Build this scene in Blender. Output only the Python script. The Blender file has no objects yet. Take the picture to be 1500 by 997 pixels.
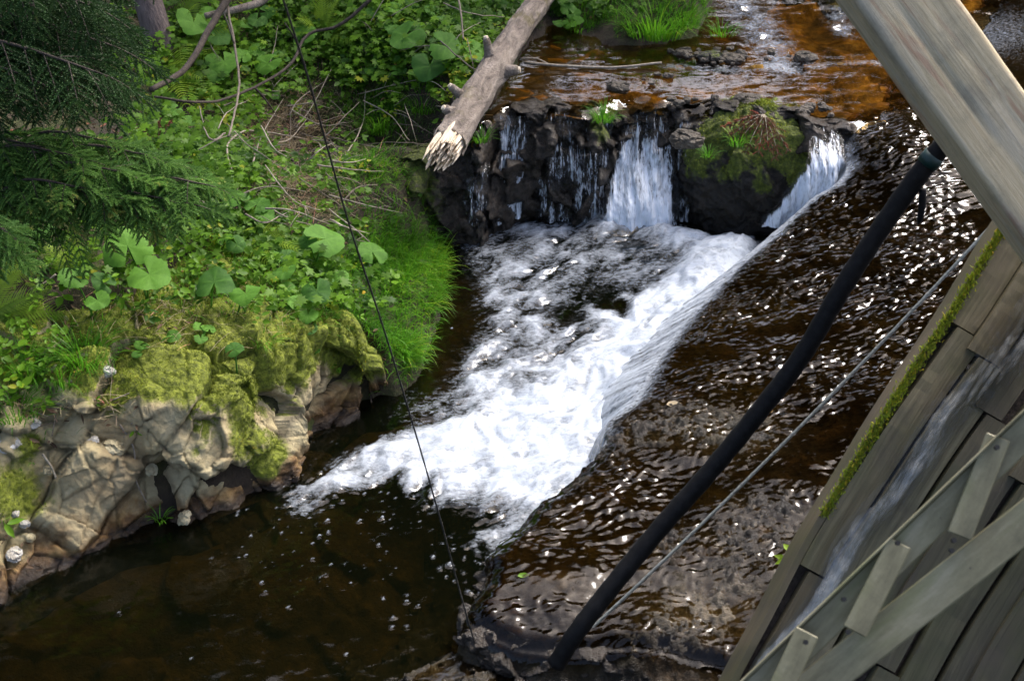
import bpy, math, random
import numpy as np
from mathutils import Vector, Matrix

random.seed(7)
rng = np.random.default_rng(7)
S = bpy.context.scene
COL = S.collection

# ------------------------------------------------------------------ camera, world, sun
H, PITCH, FPX = 4.0, math.radians(30.0), 2083.0          # camera height, downward pitch, focal length in px of a 1500 px wide frame
cam_d = bpy.data.cameras.new("camera")
cam = bpy.data.objects.new("camera", cam_d)
COL.objects.link(cam)
cam.location = (0, 0, H)
cam.rotation_euler = (math.pi / 2 - PITCH, 0, 0)
cam_d.sensor_width = 36.0
cam_d.lens = 36.0 * FPX / 1500.0
cam_d.clip_start, cam_d.clip_end = 0.05, 500
cam_d.dof.use_dof = True
cam_d.dof.focus_distance = 7.4
cam_d.dof.aperture_fstop = 7.0
S.camera = cam

SUN_EL, SUN_AZ = math.radians(51), math.radians(38)       # azimuth from +Y towards +X
w = bpy.data.worlds.new("World")
S.world = w
w.use_nodes = True
wn = w.node_tree.nodes
wl = w.node_tree.links
wn.clear()
sky = wn.new("ShaderNodeTexSky")
sky.sky_type = 'NISHITA'
sky.sun_disc = False
sky.sun_elevation, sky.sun_rotation = SUN_EL, SUN_AZ
sky.dust_density, sky.air_density, sky.ozone_density = 5.0, 0.7, 0.3
bg = wn.new("ShaderNodeBackground")
bg.inputs[1].default_value = 0.15
wo = wn.new("ShaderNodeOutputWorld")
wl.new(sky.outputs[0], bg.inputs[0])
wl.new(bg.outputs[0], wo.inputs[0])

sun_d = bpy.data.lights.new("sun", 'SUN')
sun_d.energy, sun_d.angle, sun_d.color = 1.5, math.radians(21), (1.0, 0.985, 0.985)
sun = bpy.data.objects.new("sun", sun_d)
COL.objects.link(sun)
to_sun = Vector((math.sin(SUN_AZ) * math.cos(SUN_EL), math.cos(SUN_AZ) * math.cos(SUN_EL), math.sin(SUN_EL)))
sun.rotation_euler = to_sun.to_track_quat('Z', 'Y').to_euler()
sun.location = (9, 9, 14)

S.view_settings.view_transform = 'Standard'
S.view_settings.look = 'None'
S.view_settings.gamma = 1
S.view_settings.exposure = 1.45
S.render.engine = 'CYCLES'
S.cycles.transparent_max_bounces = 16
S.cycles.max_bounces = 8
S.cycles.caustics_reflective = False
S.cycles.caustics_refractive = False
S.cycles.use_denoising = True
S.cycles.sample_clamp_indirect = 6

# ------------------------------------------------------------------ measuring helpers
CF = np.array([0, math.cos(PITCH), -math.sin(PITCH)])
CU = np.array([0, math.sin(PITCH), math.cos(PITCH)])
C0 = np.array([0, 0, H])
def rays(u, v):
    u = np.asarray(u, float); v = np.asarray(v, float)
    return CF + ((u - 750) / FPX)[..., None] * np.array([1., 0, 0]) + ((498.5 - v) / FPX)[..., None] * CU
def at_z(u, v, z):
    d = rays(u, v)
    return C0 + d * ((np.asarray(z, float) - H) / d[..., 2])[..., None]
def at_d(u, v, d):
    return C0 + rays(u, v) * np.asarray(d, float)[..., None]
def px(P):
    q = np.asarray(P, float) - C0
    d = q @ CF
    return 750 + FPX * q[..., 0] / d, 498.5 - FPX * (q @ CU) / d, d
def sst(a, b, x):
    t = np.clip((x - a) / (b - a), 0, 1)
    return t * t * (3 - 2 * t)

# ------------------------------------------------------------------ noise
_G = rng.normal(size=(1024, 3)); _G /= np.linalg.norm(_G, axis=1)[:, None]
_R = rng.random((4096, 4))
def _hash(i, j, k, seed):
    h = (i * 73856093) ^ (j * 19349663) ^ (k * 83492791) ^ (seed * 2654435)
    h = (h ^ (h >> 13)) * 1274126177
    return (h ^ (h >> 16)) & 0x7fffffff
def perlin(P, seed=0):
    P = np.asarray(P, float)
    I = np.floor(P).astype(np.int64); f = P - I
    w = f * f * f * (f * (f * 6 - 15) + 10)
    out = np.zeros(P.shape[:-1])
    for a in (0, 1):
        for b in (0, 1):
            for c in (0, 1):
                g = _G[_hash(I[..., 0] + a, I[..., 1] + b, I[..., 2] + c, seed) % 1024]
                d = f - np.array([a, b, c])
                wt = (w[..., 0] if a else 1 - w[..., 0]) * (w[..., 1] if b else 1 - w[..., 1]) * (w[..., 2] if c else 1 - w[..., 2])
                out += wt * (g * d).sum(-1)
    return out * 1.5
def fbm(P, sc, octv=4, gain=0.5, seed=0):
    P = np.asarray(P, float); o = 0; a = 1; f = np.asarray(sc, float)
    for k in range(octv):
        o = o + a * perlin(P * f, seed + k * 17); a *= gain; f = f * 2.03
    return o
def worley(P, sc, seed=0, jit=0.9):
    Q = np.asarray(P, float) * sc
    I = np.floor(Q).astype(np.int64)
    n = Q.shape[:-1]
    f1 = np.full(n, 9.); f2 = np.full(n, 9.); cid = np.zeros(n, np.int64); cp = np.zeros(Q.shape)
    for a in (-1, 0, 1):
        for b in (-1, 0, 1):
            for c in (-1, 0, 1):
                J = I + np.array([a, b, c])
                h = _hash(J[..., 0], J[..., 1], J[..., 2], seed)
                pt = J + 0.5 + (_R[h % 4096, :3] - 0.5) * jit
                d = np.sqrt(((Q - pt) ** 2).sum(-1))
                m = d < f1
                f2 = np.where(m, f1, np.minimum(f2, d))
                f1 = np.where(m, d, f1)
                cid = np.where(m, h, cid)
                cp = np.where(m[..., None], pt, cp)
    return f1, f2, cid, Q - cp
def facets(P, sc, seed=0):
    """angular broken-rock relief about -1..1, and a crack mask"""
    f1, f2, cid, dq = worley(P, sc, seed)
    g = _G[cid % 1024]
    return (dq * g).sum(-1) * 1.1 + (_R[cid % 4096, 3] - 0.5) * 1.0, 1 - sst(0.0, 0.10, f2 - f1)

# ------------------------------------------------------------------ mesh helpers
def new_mesh(name, V, F, attrs=None, smooth=True, mat=None):
    """V (n,3); F an (m,3) or (m,4) array or list of such"""
    me = bpy.data.meshes.new(name)
    V = np.ascontiguousarray(V, np.float32)
    Fs = F if isinstance(F, list) else [F]
    Fs = [np.asarray(f, np.int32) for f in Fs if len(f)]
    me.vertices.add(len(V)); me.vertices.foreach_set("co", V.ravel())
    loops = np.concatenate([f.ravel() for f in Fs])
    sizes = np.concatenate([np.full(len(f), f.shape[1], np.int32) for f in Fs])
    me.loops.add(len(loops)); me.loops.foreach_set("vertex_index", loops)
    me.polygons.add(len(sizes))
    me.polygons.foreach_set("loop_start", np.concatenate([[0], np.cumsum(sizes)[:-1]]).astype(np.int32))
    me.polygons.foreach_set("loop_total", sizes)
    me.polygons.foreach_set("use_smooth", np.full(len(sizes), smooth, bool))
    me.update(calc_edges=True)
    for k, a in (attrs or {}).items():
        at = me.attributes.new(k, 'FLOAT', 'POINT')
        at.data.foreach_set("value", np.ascontiguousarray(a, np.float32).ravel())
    if mat: me.materials.append(mat)
    return me
def add(name, me, parent=None, loc=None, label=None, cat=None, group=None, kind=None):
    o = bpy.data.objects.new(name, me)
    COL.objects.link(o)
    if parent is not None: o.parent = parent
    if loc is not None: o.location = loc
    return tag(o, label, cat, group, kind)
def tag(o, label=None, cat=None, group=None, kind=None):
    if label: o['label'] = label
    if cat: o['category'] = cat
    if group: o['group'] = group
    if kind: o['kind'] = kind
    return o
def thing(name, loc, label, cat, group=None):
    o = bpy.data.objects.new(name, None)
    COL.objects.link(o)
    o.empty_display_size = 0.1
    o.location = loc
    return tag(o, label, cat, group)
def grid_faces(n, m):
    i = np.arange(n - 1)[:, None] * m + np.arange(m - 1)[None]
    i = i.ravel()
    return np.stack([i, i + m, i + m + 1, i + 1], 1)
def sub_mesh(V, F, keep, attrs):
    F = F[keep]
    used, inv = np.unique(F, return_inverse=True)
    return V[used], inv.reshape(F.shape), {k: a[used] for k, a in attrs.items()}
def spline(P, n):
    P = np.asarray(P, float)
    if len(P) == 2:
        t = np.linspace(0, 1, n)[:, None]
        return P[0] * (1 - t) + P[1] * t
    Q = np.vstack([2 * P[0] - P[1], P, 2 * P[-1] - P[-2]])
    t = np.linspace(0, len(P) - 1 - 1e-9, n); i = t.astype(int); f = (t - i)[:, None]
    a, b, c, d = Q[i], Q[i + 1], Q[i + 2], Q[i + 3]
    return 0.5 * (2 * b + (c - a) * f + (2 * a - 5 * b + 4 * c - d) * f ** 2 + (3 * b - a - 3 * c + d) * f ** 3)
def tube(P, r, n=6, cap=True):
    P = np.asarray(P, float); m = len(P)
    r = np.broadcast_to(np.asarray(r, float), (m,))
    T = np.gradient(P, axis=0); T /= np.linalg.norm(T, axis=1)[:, None] + 1e-9
    N = np.cross(T[0], [0.31, 0.2, 0.93]); N /= np.linalg.norm(N) + 1e-9
    V = np.zeros((m, n, 3)); a = np.arange(n) * 2 * math.pi / n
    for k in range(m):
        N = N - T[k] * (N @ T[k]); N /= np.linalg.norm(N) + 1e-9
        B = np.cross(T[k], N)
        V[k] = P[k] + r[k] * (np.cos(a)[:, None] * N + np.sin(a)[:, None] * B)
    F = []
    for k in range(m - 1):
        j = np.arange(n); j2 = (j + 1) % n
        F.append(np.stack([k * n + j, k * n + j2, (k + 1) * n + j2, (k + 1) * n + j], 1))
    V = V.reshape(-1, 3); F = [np.concatenate(F)]
    if cap:
        V = np.vstack([V, P[0], P[-1]]); c0, c1 = m * n, m * n + 1
        j = np.arange(n); j2 = (j + 1) % n
        F.append(np.concatenate([np.stack([j2, j, np.full(n, c0)], 1), np.stack([(m - 1) * n + j, (m - 1) * n + j2, np.full(n, c1)], 1)]))
    return V, F
def join(parts):
    """[(V, F or [F..])] -> V, [quads, tris]"""
    Vs, q, t, o = [], [], [], 0
    for V, F in parts:
        Vs.append(V)
        for f in (F if isinstance(F, list) else [F]):
            f = np.asarray(f)
            if len(f): (q if f.shape[1] == 4 else t).append(f + o)
        o += len(V)
    return np.vstack(Vs), [x for x in ([np.concatenate(q)] if q else []) + ([np.concatenate(t)] if t else [])]
def unit_v(d):
    d = np.array(d, float); return d / np.linalg.norm(d)
def box(sx, sy, sz, bev=0.006):
    """bevelled box, centred, as V, F"""
    V, F = [], []
    xs, ys, zs = sx / 2, sy / 2, sz / 2
    idx = {}
    def vid(p):
        if p not in idx:
            idx[p] = len(V); V.append(p)
        return idx[p]
    b = min(bev, xs * .9, ys * .9, zs * .9)
    def c(sxn, syn, szn, ax):
        q = [sxn * (xs - b), syn * (ys - b), szn * (zs - b)]
        q[ax] = (sxn, syn, szn)[ax] * (xs, ys, zs)[ax]
        return vid(tuple(round(x, 6) for x in q))
    quads, tris = [], []
    for ax in range(3):
        for s in (-1, 1):
            o = [(-1, -1), (1, -1), (1, 1), (-1, 1)]
            q = []
            for p in o:
                k = list(p); k.insert(ax, s); q.append(c(*k, ax))
            flip = (s < 0) ^ (ax == 1)
            quads.append(q[::-1] if flip else q)
    for ax in range(3):
        a1, a2 = [i for i in range(3) if i != ax]
        for s1 in (-1, 1):
            for s2 in (-1, 1):
                k = [0, 0, 0]; k[a1] = s1; k[a2] = s2
                ka = k[:]; ka[ax] = -1; kb = k[:]; kb[ax] = 1
                quads.append([c(*ka, a1), c(*kb, a1), c(*kb, a2), c(*ka, a2)])
    for sx_ in (-1, 1):
        for sy_ in (-1, 1):
            for sz_ in (-1, 1):
                tris.append([c(sx_, sy_, sz_, 0), c(sx_, sy_, sz_, 1), c(sx_, sy_, sz_, 2)])
    return np.array(V), [np.array(quads), np.array(tris)]

# ------------------------------------------------------------------ materials
class NT:
    def __init__(s, name):
        s.m = bpy.data.materials.new(name); s.m.use_nodes = True
        s.t = s.m.node_tree; s.t.nodes.clear()
        s.out = s.n("OutputMaterial")
    def n(s, typ, **kw):
        x = s.t.nodes.new("ShaderNode" + typ)
        for k, v in kw.items(): setattr(x, k, v)
        return x
    def put(s, sock, v):
        if hasattr(v, "is_linked") or hasattr(v, "links"): s.t.links.new(v, sock)
        elif isinstance(v, tuple) and len(v) == 3 and sock.type == 'RGBA': sock.default_value = (*v, 1)
        else: sock.default_value = v
    def pos(s, kind='Object'):
        return s.n("TexCoord").outputs[kind]
    def scale(s, vec, sc, rot=(0, 0, 0)):
        x = s.n("Mapping"); s.put(x.inputs[0], vec); x.inputs['Scale'].default_value = sc; x.inputs['Rotation'].default_value = rot
        return x.outputs[0]
    def noise(s, vec, sc, det=4, rough=.6, dist=0.):
        x = s.n("TexNoise"); s.put(x.inputs['Vector'], vec); x.inputs['Scale'].default_value = sc
        x.inputs['Detail'].default_value = det; x.inputs['Roughness'].default_value = rough; x.inputs['Distortion'].default_value = dist
        return x.outputs[0]
    def vor(s, vec, sc, feat='F1', out=0):
        x = s.n("TexVoronoi", feature=feat); s.put(x.inputs['Vector'], vec); x.inputs['Scale'].default_value = sc
        return x.outputs[out]
    def ramp(s, f, *stops):
        x = s.n("ValToRGB"); s.put(x.inputs[0], f)
        e = x.color_ramp.elements
        while len(e) < len(stops): e.new(0.5)
        for el, (p, c) in zip(e, stops):
            el.position = p; el.color = (*c, 1) if isinstance(c, tuple) else (c, c, c, 1)
        return x.outputs[0]
    def attr(s, k):
        return s.n("Attribute", attribute_name=k).outputs['Fac']
    def mix(s, f, a, b, mode='MIX'):
        x = s.n("Mix", data_type='RGBA', blend_type=mode)
        s.put(x.inputs[0], f); s.put(x.inputs[6], a); s.put(x.inputs[7], b)
        return x.outputs[2]
    def math(s, op, a, b=0., c=None, clamp=False):
        x = s.n("Math", operation=op, use_clamp=clamp); s.put(x.inputs[0], a); s.put(x.inputs[1], b)
        if c is not None: s.put(x.inputs[2], c)
        return x.outputs[0]
    def bump(s, h, st=.5, dist=.01, normal=None):
        x = s.n("Bump"); s.put(x.inputs['Height'], h); x.inputs['Strength'].default_value = st; x.inputs['Distance'].default_value = dist
        if normal is not None: s.put(x.inputs['Normal'], normal)
        return x.outputs[0]
    def bsdf(s, col, rough=.7, normal=None, spec=.5, metal=0., coat=0., **kw):
        x = s.n("BsdfPrincipled"); s.put(x.inputs['Base Color'], col); s.put(x.inputs['Roughness'], rough)
        s.put(x.inputs['Specular IOR Level'], spec); s.put(x.inputs['Metallic'], metal); s.put(x.inputs['Coat Weight'], coat)
        if normal is not None: s.put(x.inputs['Normal'], normal)
        for k, v in kw.items(): s.put(x.inputs[k], v)
        return x.outputs[0]
    def mixs(s, f, a, b):
        x = s.n("MixShader"); s.put(x.inputs[0], f); s.put(x.inputs[1], a); s.put(x.inputs[2], b)
        return x.outputs[0]
    def done(s, sh):
        s.t.links.new(sh, s.out.inputs[0]); return s.m

def leaf_mat(name, dark, light, rough=.45, trans=.35, use='tone', veins=False, spec=.25):
    t = NT(name)
    f = t.n("ObjectInfo").outputs['Random'] if use == 'object' else t.attr('tone')
    p = t.pos('Object')
    n = t.noise(p, 9 if use != 'object' else 5, 3)
    f2 = t.math('MULTIPLY_ADD', n, 1.0, t.math('SUBTRACT', f, .5), clamp=True)
    c = t.mix(f2, dark, light)
    if use != 'object': c = t.mix(t.ramp(f, (.93, 0.), (.99, .75)), c, tuple(min(1, a_ * b_) for a_, b_ in zip(light, (2.2, 1.05, 1.2))))
    nm = None
    if veins:
        v = t.attr('vein')
        c = t.mix(t.math('MULTIPLY', v, .4), c, tuple(min(1, x * 1.5 + .03) for x in light))
        nm = t.bump(t.noise(p, 40, 2), .25, .01)
    sh = t.bsdf(c, rough, nm, spec=spec)
    tr = t.n("BsdfTranslucent"); t.put(tr.inputs[0], t.mix(.5, c, tuple(min(1, x * 1.6) for x in light)))
    return t.done(t.mixs(trans, sh, tr.outputs[0]))

M = {}
M['grass'] = leaf_mat('grass_blade', (.024, .085, .007), (.13, .36, .018))
M['herb'] = leaf_mat('herb_leaf', (.022, .068, .006), (.15, .30, .018), spec=.15)
M['butterbur'] = leaf_mat('butterbur_leaf', (.040, .12, .016), (.13, .30, .032), use='object', veins=True, rough=.55, spec=.2)
M['fern'] = leaf_mat('fern_leaf', (.09, .17, .014), (.28, .42, .04), use='object')
M['conifer'] = leaf_mat('conifer_needles', (.007, .022, .006), (.040, .095, .022), trans=.12, rough=.6)
M['conifer_light'] = leaf_mat('young_conifer_needles', (.035, .10, .022), (.19, .35, .075), trans=.25, rough=.6)
M['deadspray'] = leaf_mat('dead_conifer_needles', (.075, .03, .014), (.21, .10, .055), trans=.1, rough=.7)
M['straw'] = leaf_mat('dead_grass', (.20, .15, .08), (.46, .38, .24), trans=.15, rough=.75)
M['litter'] = leaf_mat('leaf_litter', (.05, .03, .017), (.2, .13, .075), trans=.05, rough=.8)
M['mosstuft'] = leaf_mat('moss_shoots', (.06, .085, .008), (.28, .34, .025), trans=.2, rough=.8)

t = NT('bank_soil'); p = t.pos()
c = t.ramp(t.noise(p, 7, 8, .7), (.3, (.014, .009, .005)), (.55, (.045, .030, .016)), (.75, (.10, .072, .04)))
g = t.math('MULTIPLY', t.attr('moss'), t.ramp(t.noise(p, 11, 5), (.35, 0.), (.6, 1.)))
c = t.mix(g, c, t.ramp(t.noise(p, 60, 3), (.3, (.03, .05, .008)), (.7, (.10, .12, .018))))
M['soil'] = t.done(t.bsdf(c, .85, t.bump(t.noise(p, 50, 8, .75), .8, .03)))

t = NT('outcrop_rock'); p = t.pos()
grey = t.ramp(t.noise(p, 5, 8, .68, .6), (.28, (.25, .195, .085)), (.5, (.48, .40, .215)), (.68, (.58, .51, .31)))
grey = t.mix(t.ramp(t.noise(p, 2.3, 4), (.48, 0.), (.62, .75)), grey, (.36, .26, .13))
grey = t.mix(t.math('MULTIPLY', t.attr('cell'), .3), grey, (.38, .34, .24))
grey = t.mix(t.math('MULTIPLY', t.attr('crack'), t.ramp(t.noise(p, 6, 4), (.4, .1), (.6, .8))), grey, (.07, .052, .03))
wet = t.attr('wet')
rust = t.ramp(t.noise(p, 12, 5), (.3, (.035, .018, .007)), (.52, (.15, .078, .02)), (.7, (.30, .19, .065)))
grey = t.mix(t.ramp(t.math('MULTIPLY_ADD', t.noise(p, 9, 5), .8, t.math('SUBTRACT', wet, .4)), (.3, 0.), (.7, 1.)), grey, rust)
grey = t.mix(t.ramp(wet, (.75, 0.), (.95, .85)), grey, (.012, .008, .005))
mossc = t.ramp(t.noise(p, 38, 6, .7), (.3, (.04, .052, .006)), (.5, (.155, .185, .014)), (.72, (.31, .35, .03)))
mm = t.ramp(t.math('ADD', t.attr('moss'), t.math('MULTIPLY', t.math('SUBTRACT', t.noise(p, 22, 6, .7), .5), .9)), (.34, 0.), (.66, 1.))
c = t.mix(mm, grey, mossc)
nb = t.bump(t.noise(p, 32, 9, .72), .7, .03)
nb = t.bump(t.noise(p, 170, 4), .5, .006, nb)
M['outcrop'] = t.done(t.bsdf(c, t.ramp(wet, (.5, .85), (.9, .25)), nb))

def wet_rock(name, base, mid, hi, mossy=False, rough=.2, coat=.35, mossdark=1., spec=.5):
    t = NT(name); p = t.pos()
    c = t.ramp(t.noise(p, 8, 8, .7), (.3, base), (.55, mid), (.75, hi))
    r = rough
    if mossy:
        mc = t.ramp(t.noise(p, 55, 6, .7), (.3, (.018, .026, .004)), (.55, tuple(x * mossdark for x in (.08, .10, .012))), (.75, tuple(x * mossdark for x in (.19, .22, .022))))
        mm = t.ramp(t.math('ADD', t.attr('moss'), t.math('MULTIPLY', t.math('SUBTRACT', t.noise(p, 16, 6, .7), .5), 1.0)), (.45, 0.), (.6, 1.))
        c = t.mix(mm, c, mc); r = t.mix(mm, (rough,) * 3, (.85,) * 3)
    nb = t.bump(t.noise(p, 26, 8, .7), .8, .04)
    nb = t.bump(t.noise(p, 120, 4), .6, .008, nb)
    return t.done(t.bsdf(c, r, nb, spec=spec, coat=0. if mossy else coat, **{'Coat Roughness': .12}))
M['ledge'] = wet_rock('wet_ledge_rock', (.012, .009, .006), (.04, .03, .02), (.11, .085, .06), True, .22)
t = NT('wet_slab_rock'); p = t.pos()
c = t.ramp(t.noise(p, 8, 8, .7), (.3, (.004, .003, .0015)), (.55, (.018, .011, .004)), (.75, (.065, .036, .012)))
c = t.mix(t.ramp(t.noise(p, 1.6, 5, .6, .4), (.46, 0.), (.64, .85)), c, t.ramp(t.noise(p, 12, 5), (.3, (.014, .011, .003)), (.7, (.056, .040, .011))))
c = t.mix(t.math('MULTIPLY', t.attr('pale'), t.ramp(t.noise(p, 14, 6, .7), (.35, 0.), (.6, 1.))), c, (.20, .165, .115))
nb = t.bump(t.noise(p, 120, 4), .7, .008, t.bump(t.noise(p, 26, 8, .7), .8, .04))
em = t.attr('emerged')
M['slab'] = t.done(t.bsdf(c, t.math('MULTIPLY_ADD', em, -.38, .6), nb, spec=t.math('MULTIPLY_ADD', em, .5, .06)))
M['bed'] = wet_rock('stream_bed_stone', (.016, .012, .005), (.068, .049, .017), (.16, .112, .044), False, .6, 0., spec=.1)
t = NT('upper_bed_stone'); p = t.pos()
c = t.ramp(t.noise(p, 9, 8, .7), (.3, (.06, .026, .003)), (.52, (.30, .16, .022)), (.75, (.50, .32, .07)))
c = t.mix(t.ramp(t.noise(p, 2.2, 5, .65, .5), (.42, .85), (.62, 0.)), c, (.022, .014, .004))
c = t.mix(t.ramp(t.vor(p, 9), (.2, .5), (.45, 0.)), c, (.05, .03, .010))
M['bedup'] = t.done(t.bsdf(c, .6, t.bump(t.noise(p, 30, 8, .7), .8, .04), spec=.1))
M['barstone'] = wet_rock('brown_bar_stone', (.03, .022, .014), (.10, .08, .055), (.24, .20, .15), True, .4)
M['boulder'] = wet_rock('mossy_boulder_rock', (.006, .005, .003), (.018, .014, .009), (.05, .038, .025), True, .3, mossdark=1.5)

def water_mat(name, tint, foam=True, bs=1., fine=(60, 40, 60), spec_rough=.03, stretch=None, body=(.01, .008, .004), bodyf=.15):
    t = NT(name); p = t.pos()
    h = t.noise(t.scale(p, fine), 1., 3, .55)
    nm = t.bump(h, 1., .0011 * bs)
    fr = t.n("Fresnel"); fr.inputs[0].default_value = 1.33; t.put(fr.inputs['Normal'], nm)
    gl = t.n("BsdfGlossy"); gl.inputs['Roughness'].default_value = spec_rough; gl.inputs[0].default_value = (1, 1, 1, 1); t.put(gl.inputs['Normal'], nm)
    tr = t.n("BsdfTransparent"); tr.inputs[0].default_value = (*tint, 1)
    df = t.bsdf(body, .6, None, spec=0.)
    under = t.mixs(bodyf, tr.outputs[0], df)
    sh = t.mixs(fr.outputs[0], under, gl.outputs[0])
    if foam:
        a = t.attr('foam')
        n = t.noise(t.scale(p, stretch or (45, 45, 45)), 1., 7, .72, .4)
        n2 = t.noise(p, 130, 2, .5)
        k = t.math('ADD', a, t.math('ADD', t.math('MULTIPLY', t.math('SUBTRACT', n, .5), 1.35), t.math('MULTIPLY', t.math('SUBTRACT', n2, .5), .3)))
        k = t.ramp(k, (.12, 0.), (.45, .30), (1., .88))
        k = t.math('MULTIPLY', k, t.ramp(a, (.02, 0.), (.12, 1.)))
        fb = t.bump(t.math('ADD', n, t.math('MULTIPLY', n2, .3)), .5, .012)
        fo = t.bsdf((.53, .585, .65), .6, fb, spec=.2)
        sh = t.mixs(k, sh, fo)
    return t.done(sh)
M['pool'] = water_mat('pool_water', (.42, .345, .17), fine=(26, 34, 26), stretch=(30, 46, 30), bodyf=.2, body=(.006, .009, .004))
M['film'] = water_mat('slab_water_film', (.68, .58, .38), fine=(55, 88, 55), bodyf=.0, stretch=(60, 60, 14), bs=.3, spec_rough=.02)
M['upper'] = water_mat('upper_stream_water', (.86, .72, .45), fine=(22, 30, 22), bodyf=.02, bs=.35)
def fall_mat(name, c1, c2, top, sc=(34, 5, 1), sc2=(110, 22, 1), col=(.80, .86, .93)):
    t = NT(name)
    uv = t.n("CombineXYZ"); t.put(uv.inputs[0], t.attr('across')); t.put(uv.inputs[1], t.attr('down'))
    n = t.noise(t.scale(uv.outputs[0], sc), 1., 5, .65, .3)
    n2 = t.noise(t.scale(uv.outputs[0], sc2), 1., 3, .6)
    k = t.math('ADD', t.attr('dens'), t.math('ADD', t.math('MULTIPLY', t.math('SUBTRACT', n, .5), c1), t.math('MULTIPLY', t.math('SUBTRACT', n2, .5), c2)))
    k = t.ramp(k, (.36, 0.), (.62, .55 * top), (.95, top))
    k = t.math('MULTIPLY', k, t.ramp(t.attr('dens'), (.0, 0.), (.12, 1.)))
    nb = t.bump(t.math('ADD', n, n2), .8, .012)
    fo = t.bsdf(col, .35, nb, spec=.5)
    gl = t.n("BsdfGlossy"); gl.inputs['Roughness'].default_value = .08; t.put(gl.inputs['Normal'], nb)
    tr = t.n("BsdfTransparent"); tr.inputs[0].default_value = (.93, .93, .93, 1)
    fr = t.n("Fresnel"); fr.inputs[0].default_value = 1.33; t.put(fr.inputs['Normal'], nb)
    return t.done(t.mixs(k, t.mixs(fr.outputs[0], tr.outputs[0], gl.outputs[0]), fo))
M['fall'] = fall_mat('falling_water', 1.9, 1.1, .95)
M['runoff'] = fall_mat('running_water', .9, .35, .55, (22, 3, 1), (60, 14, 1), (.62, .63, .60))
t = NT('log_bark'); p = t.pos()
n = t.noise(t.scale(p, (16, 16, 6)), 1., 8, .7, .5)
c = t.ramp(n, (.3, (.07, .055, .045)), (.5, (.24, .195, .155)), (.7, (.40, .34, .28)))
c = t.mix(t.ramp(t.noise(p, 5, 4), (.55, 0.), (.68, .7)), c, (.12, .10, .03))
M['bark'] = t.done(t.bsdf(c, .85, t.bump(t.math('ADD', n, t.noise(p, 70, 5)), .9, .02)))
t = NT('fresh_broken_wood'); p = t.pos()
n = t.noise(t.scale(p, (40, 40, 7)), 1., 6, .7)
c = t.ramp(n, (.3, (.50, .35, .20)), (.5, (.80, .66, .48)), (.7, (.88, .79, .64)))
M['splinter'] = t.done(t.bsdf(c, .7, t.bump(n, .9, .015)))
t = NT('twig_bark'); p = t.pos()
c = t.mix(t.n("ObjectInfo").outputs['Random'], (.14, .11, .08), (.44, .38, .29))
c = t.mix(t.ramp(t.noise(p, 40, 4), (.35, 0.), (.65, .6)), c, (.06, .045, .03))
M['twig'] = t.done(t.bsdf(c, .8, t.bump(t.noise(p, 120, 3), .5, .004)))
t = NT('dark_branch_bark'); p = t.pos()
c = t.ramp(t.noise(p, 30, 6, .7), (.3, (.018, .013, .009)), (.6, (.07, .052, .038)), (.75, (.10, .10, .07)))
M['branch'] = t.done(t.bsdf(c, .85, t.bump(t.noise(p, 60, 5), .8, .01)))
t = NT('cedar_trunk_bark'); p = t.pos()
c = t.ramp(t.noise(t.scale(p, (20, 20, 3)), 1., 6, .7), (.3, (.07, .05, .045)), (.7, (.19, .145, .13)))
M['trunk'] = t.done(t.bsdf(c, .85, t.bump(t.noise(t.scale(p, (50, 50, 5)), 1., 5), .8, .02)))
t = NT('weathered_beam_wood'); p = t.pos()
gr = t.noise(t.scale(p, (2.6, 55, 55)), 1., 9, .75, 1.2)
c = t.ramp(gr, (.28, (.33, .25, .135)), (.5, (.54, .435, .26)), (.72, (.68, .575, .39)))
c = t.mix(t.ramp(t.noise(t.scale(p, (1.3, 8, 8)), 1., 4), (.45, 0.), (.62, .55)), c, (.42, .39, .32))
c = t.mix(t.ramp(t.noise(t.scale(p, (1.6, 15, 6)), 1.7, 5, .6, .4), (.56, 0.), (.66, .55)), c, (.36, .16, .085))
ck = t.ramp(t.noise(t.scale(p, (1.1, 30, 30)), 1.7, 4, .6, .5), (.30, .85), (.36, 0.))
c = t.mix(ck, c, (.10, .075, .045))
c = t.mix(t.ramp(t.noise(p, 7, 6, .7), (.5, 0.), (.68, .5)), c, (.22, .19, .13))
sp = t.ramp(t.vor(t.scale(p, (5, 16, 16)), 1.), (.04, .7), (.13, 0.))
c = t.mix(sp, c, (.50, .47, .38))
M['beam'] = t.done(t.bsdf(c, .8, t.bump(gr, .7, .008)))
def plank_mat(name, dk):
    t = NT(name); p = t.pos()
    uv = t.n("CombineXYZ"); t.put(uv.inputs[0], t.attr('along')); t.put(uv.inputs[1], t.attr('across'))
    gr = t.noise(t.scale(uv.outputs[0], (1.6, 60, 1)), 1., 7, .7, .6)
    c = t.ramp(gr, (.25, (.082 * dk, .068 * dk, .034 * dk)), (.5, (.195 * dk, .168 * dk, .086 * dk)), (.72, (.30 * dk, .265 * dk, .15 * dk)))
    rd = t.n("ObjectInfo").outputs['Random']
    c = t.mix(t.math('MULTIPLY', t.ramp(t.noise(p, 3, 4), (.40, 0.), (.62, .85)), rd), c, (.055, .075, .014))
    c = t.mix(t.ramp(rd, (.55, 0.), (1., .5)), c, (.10, .06, .032))
    c = t.mix(t.ramp(t.noise(p, 7, 5), (.5, 0.), (.7, .55)), c, (.05, .04, .028))
    return t.done(t.bsdf(c, .7, t.bump(gr, .7, .005)))
M['plank'] = plank_mat('wheel_plank_wood', .6)
M['shadeplank'] = plank_mat('shaded_wheel_plank_wood', .3)  # darker copy of the plank wood, with shade painted into its colour
t = NT('weathered_grey_steel'); p = t.pos()
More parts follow.
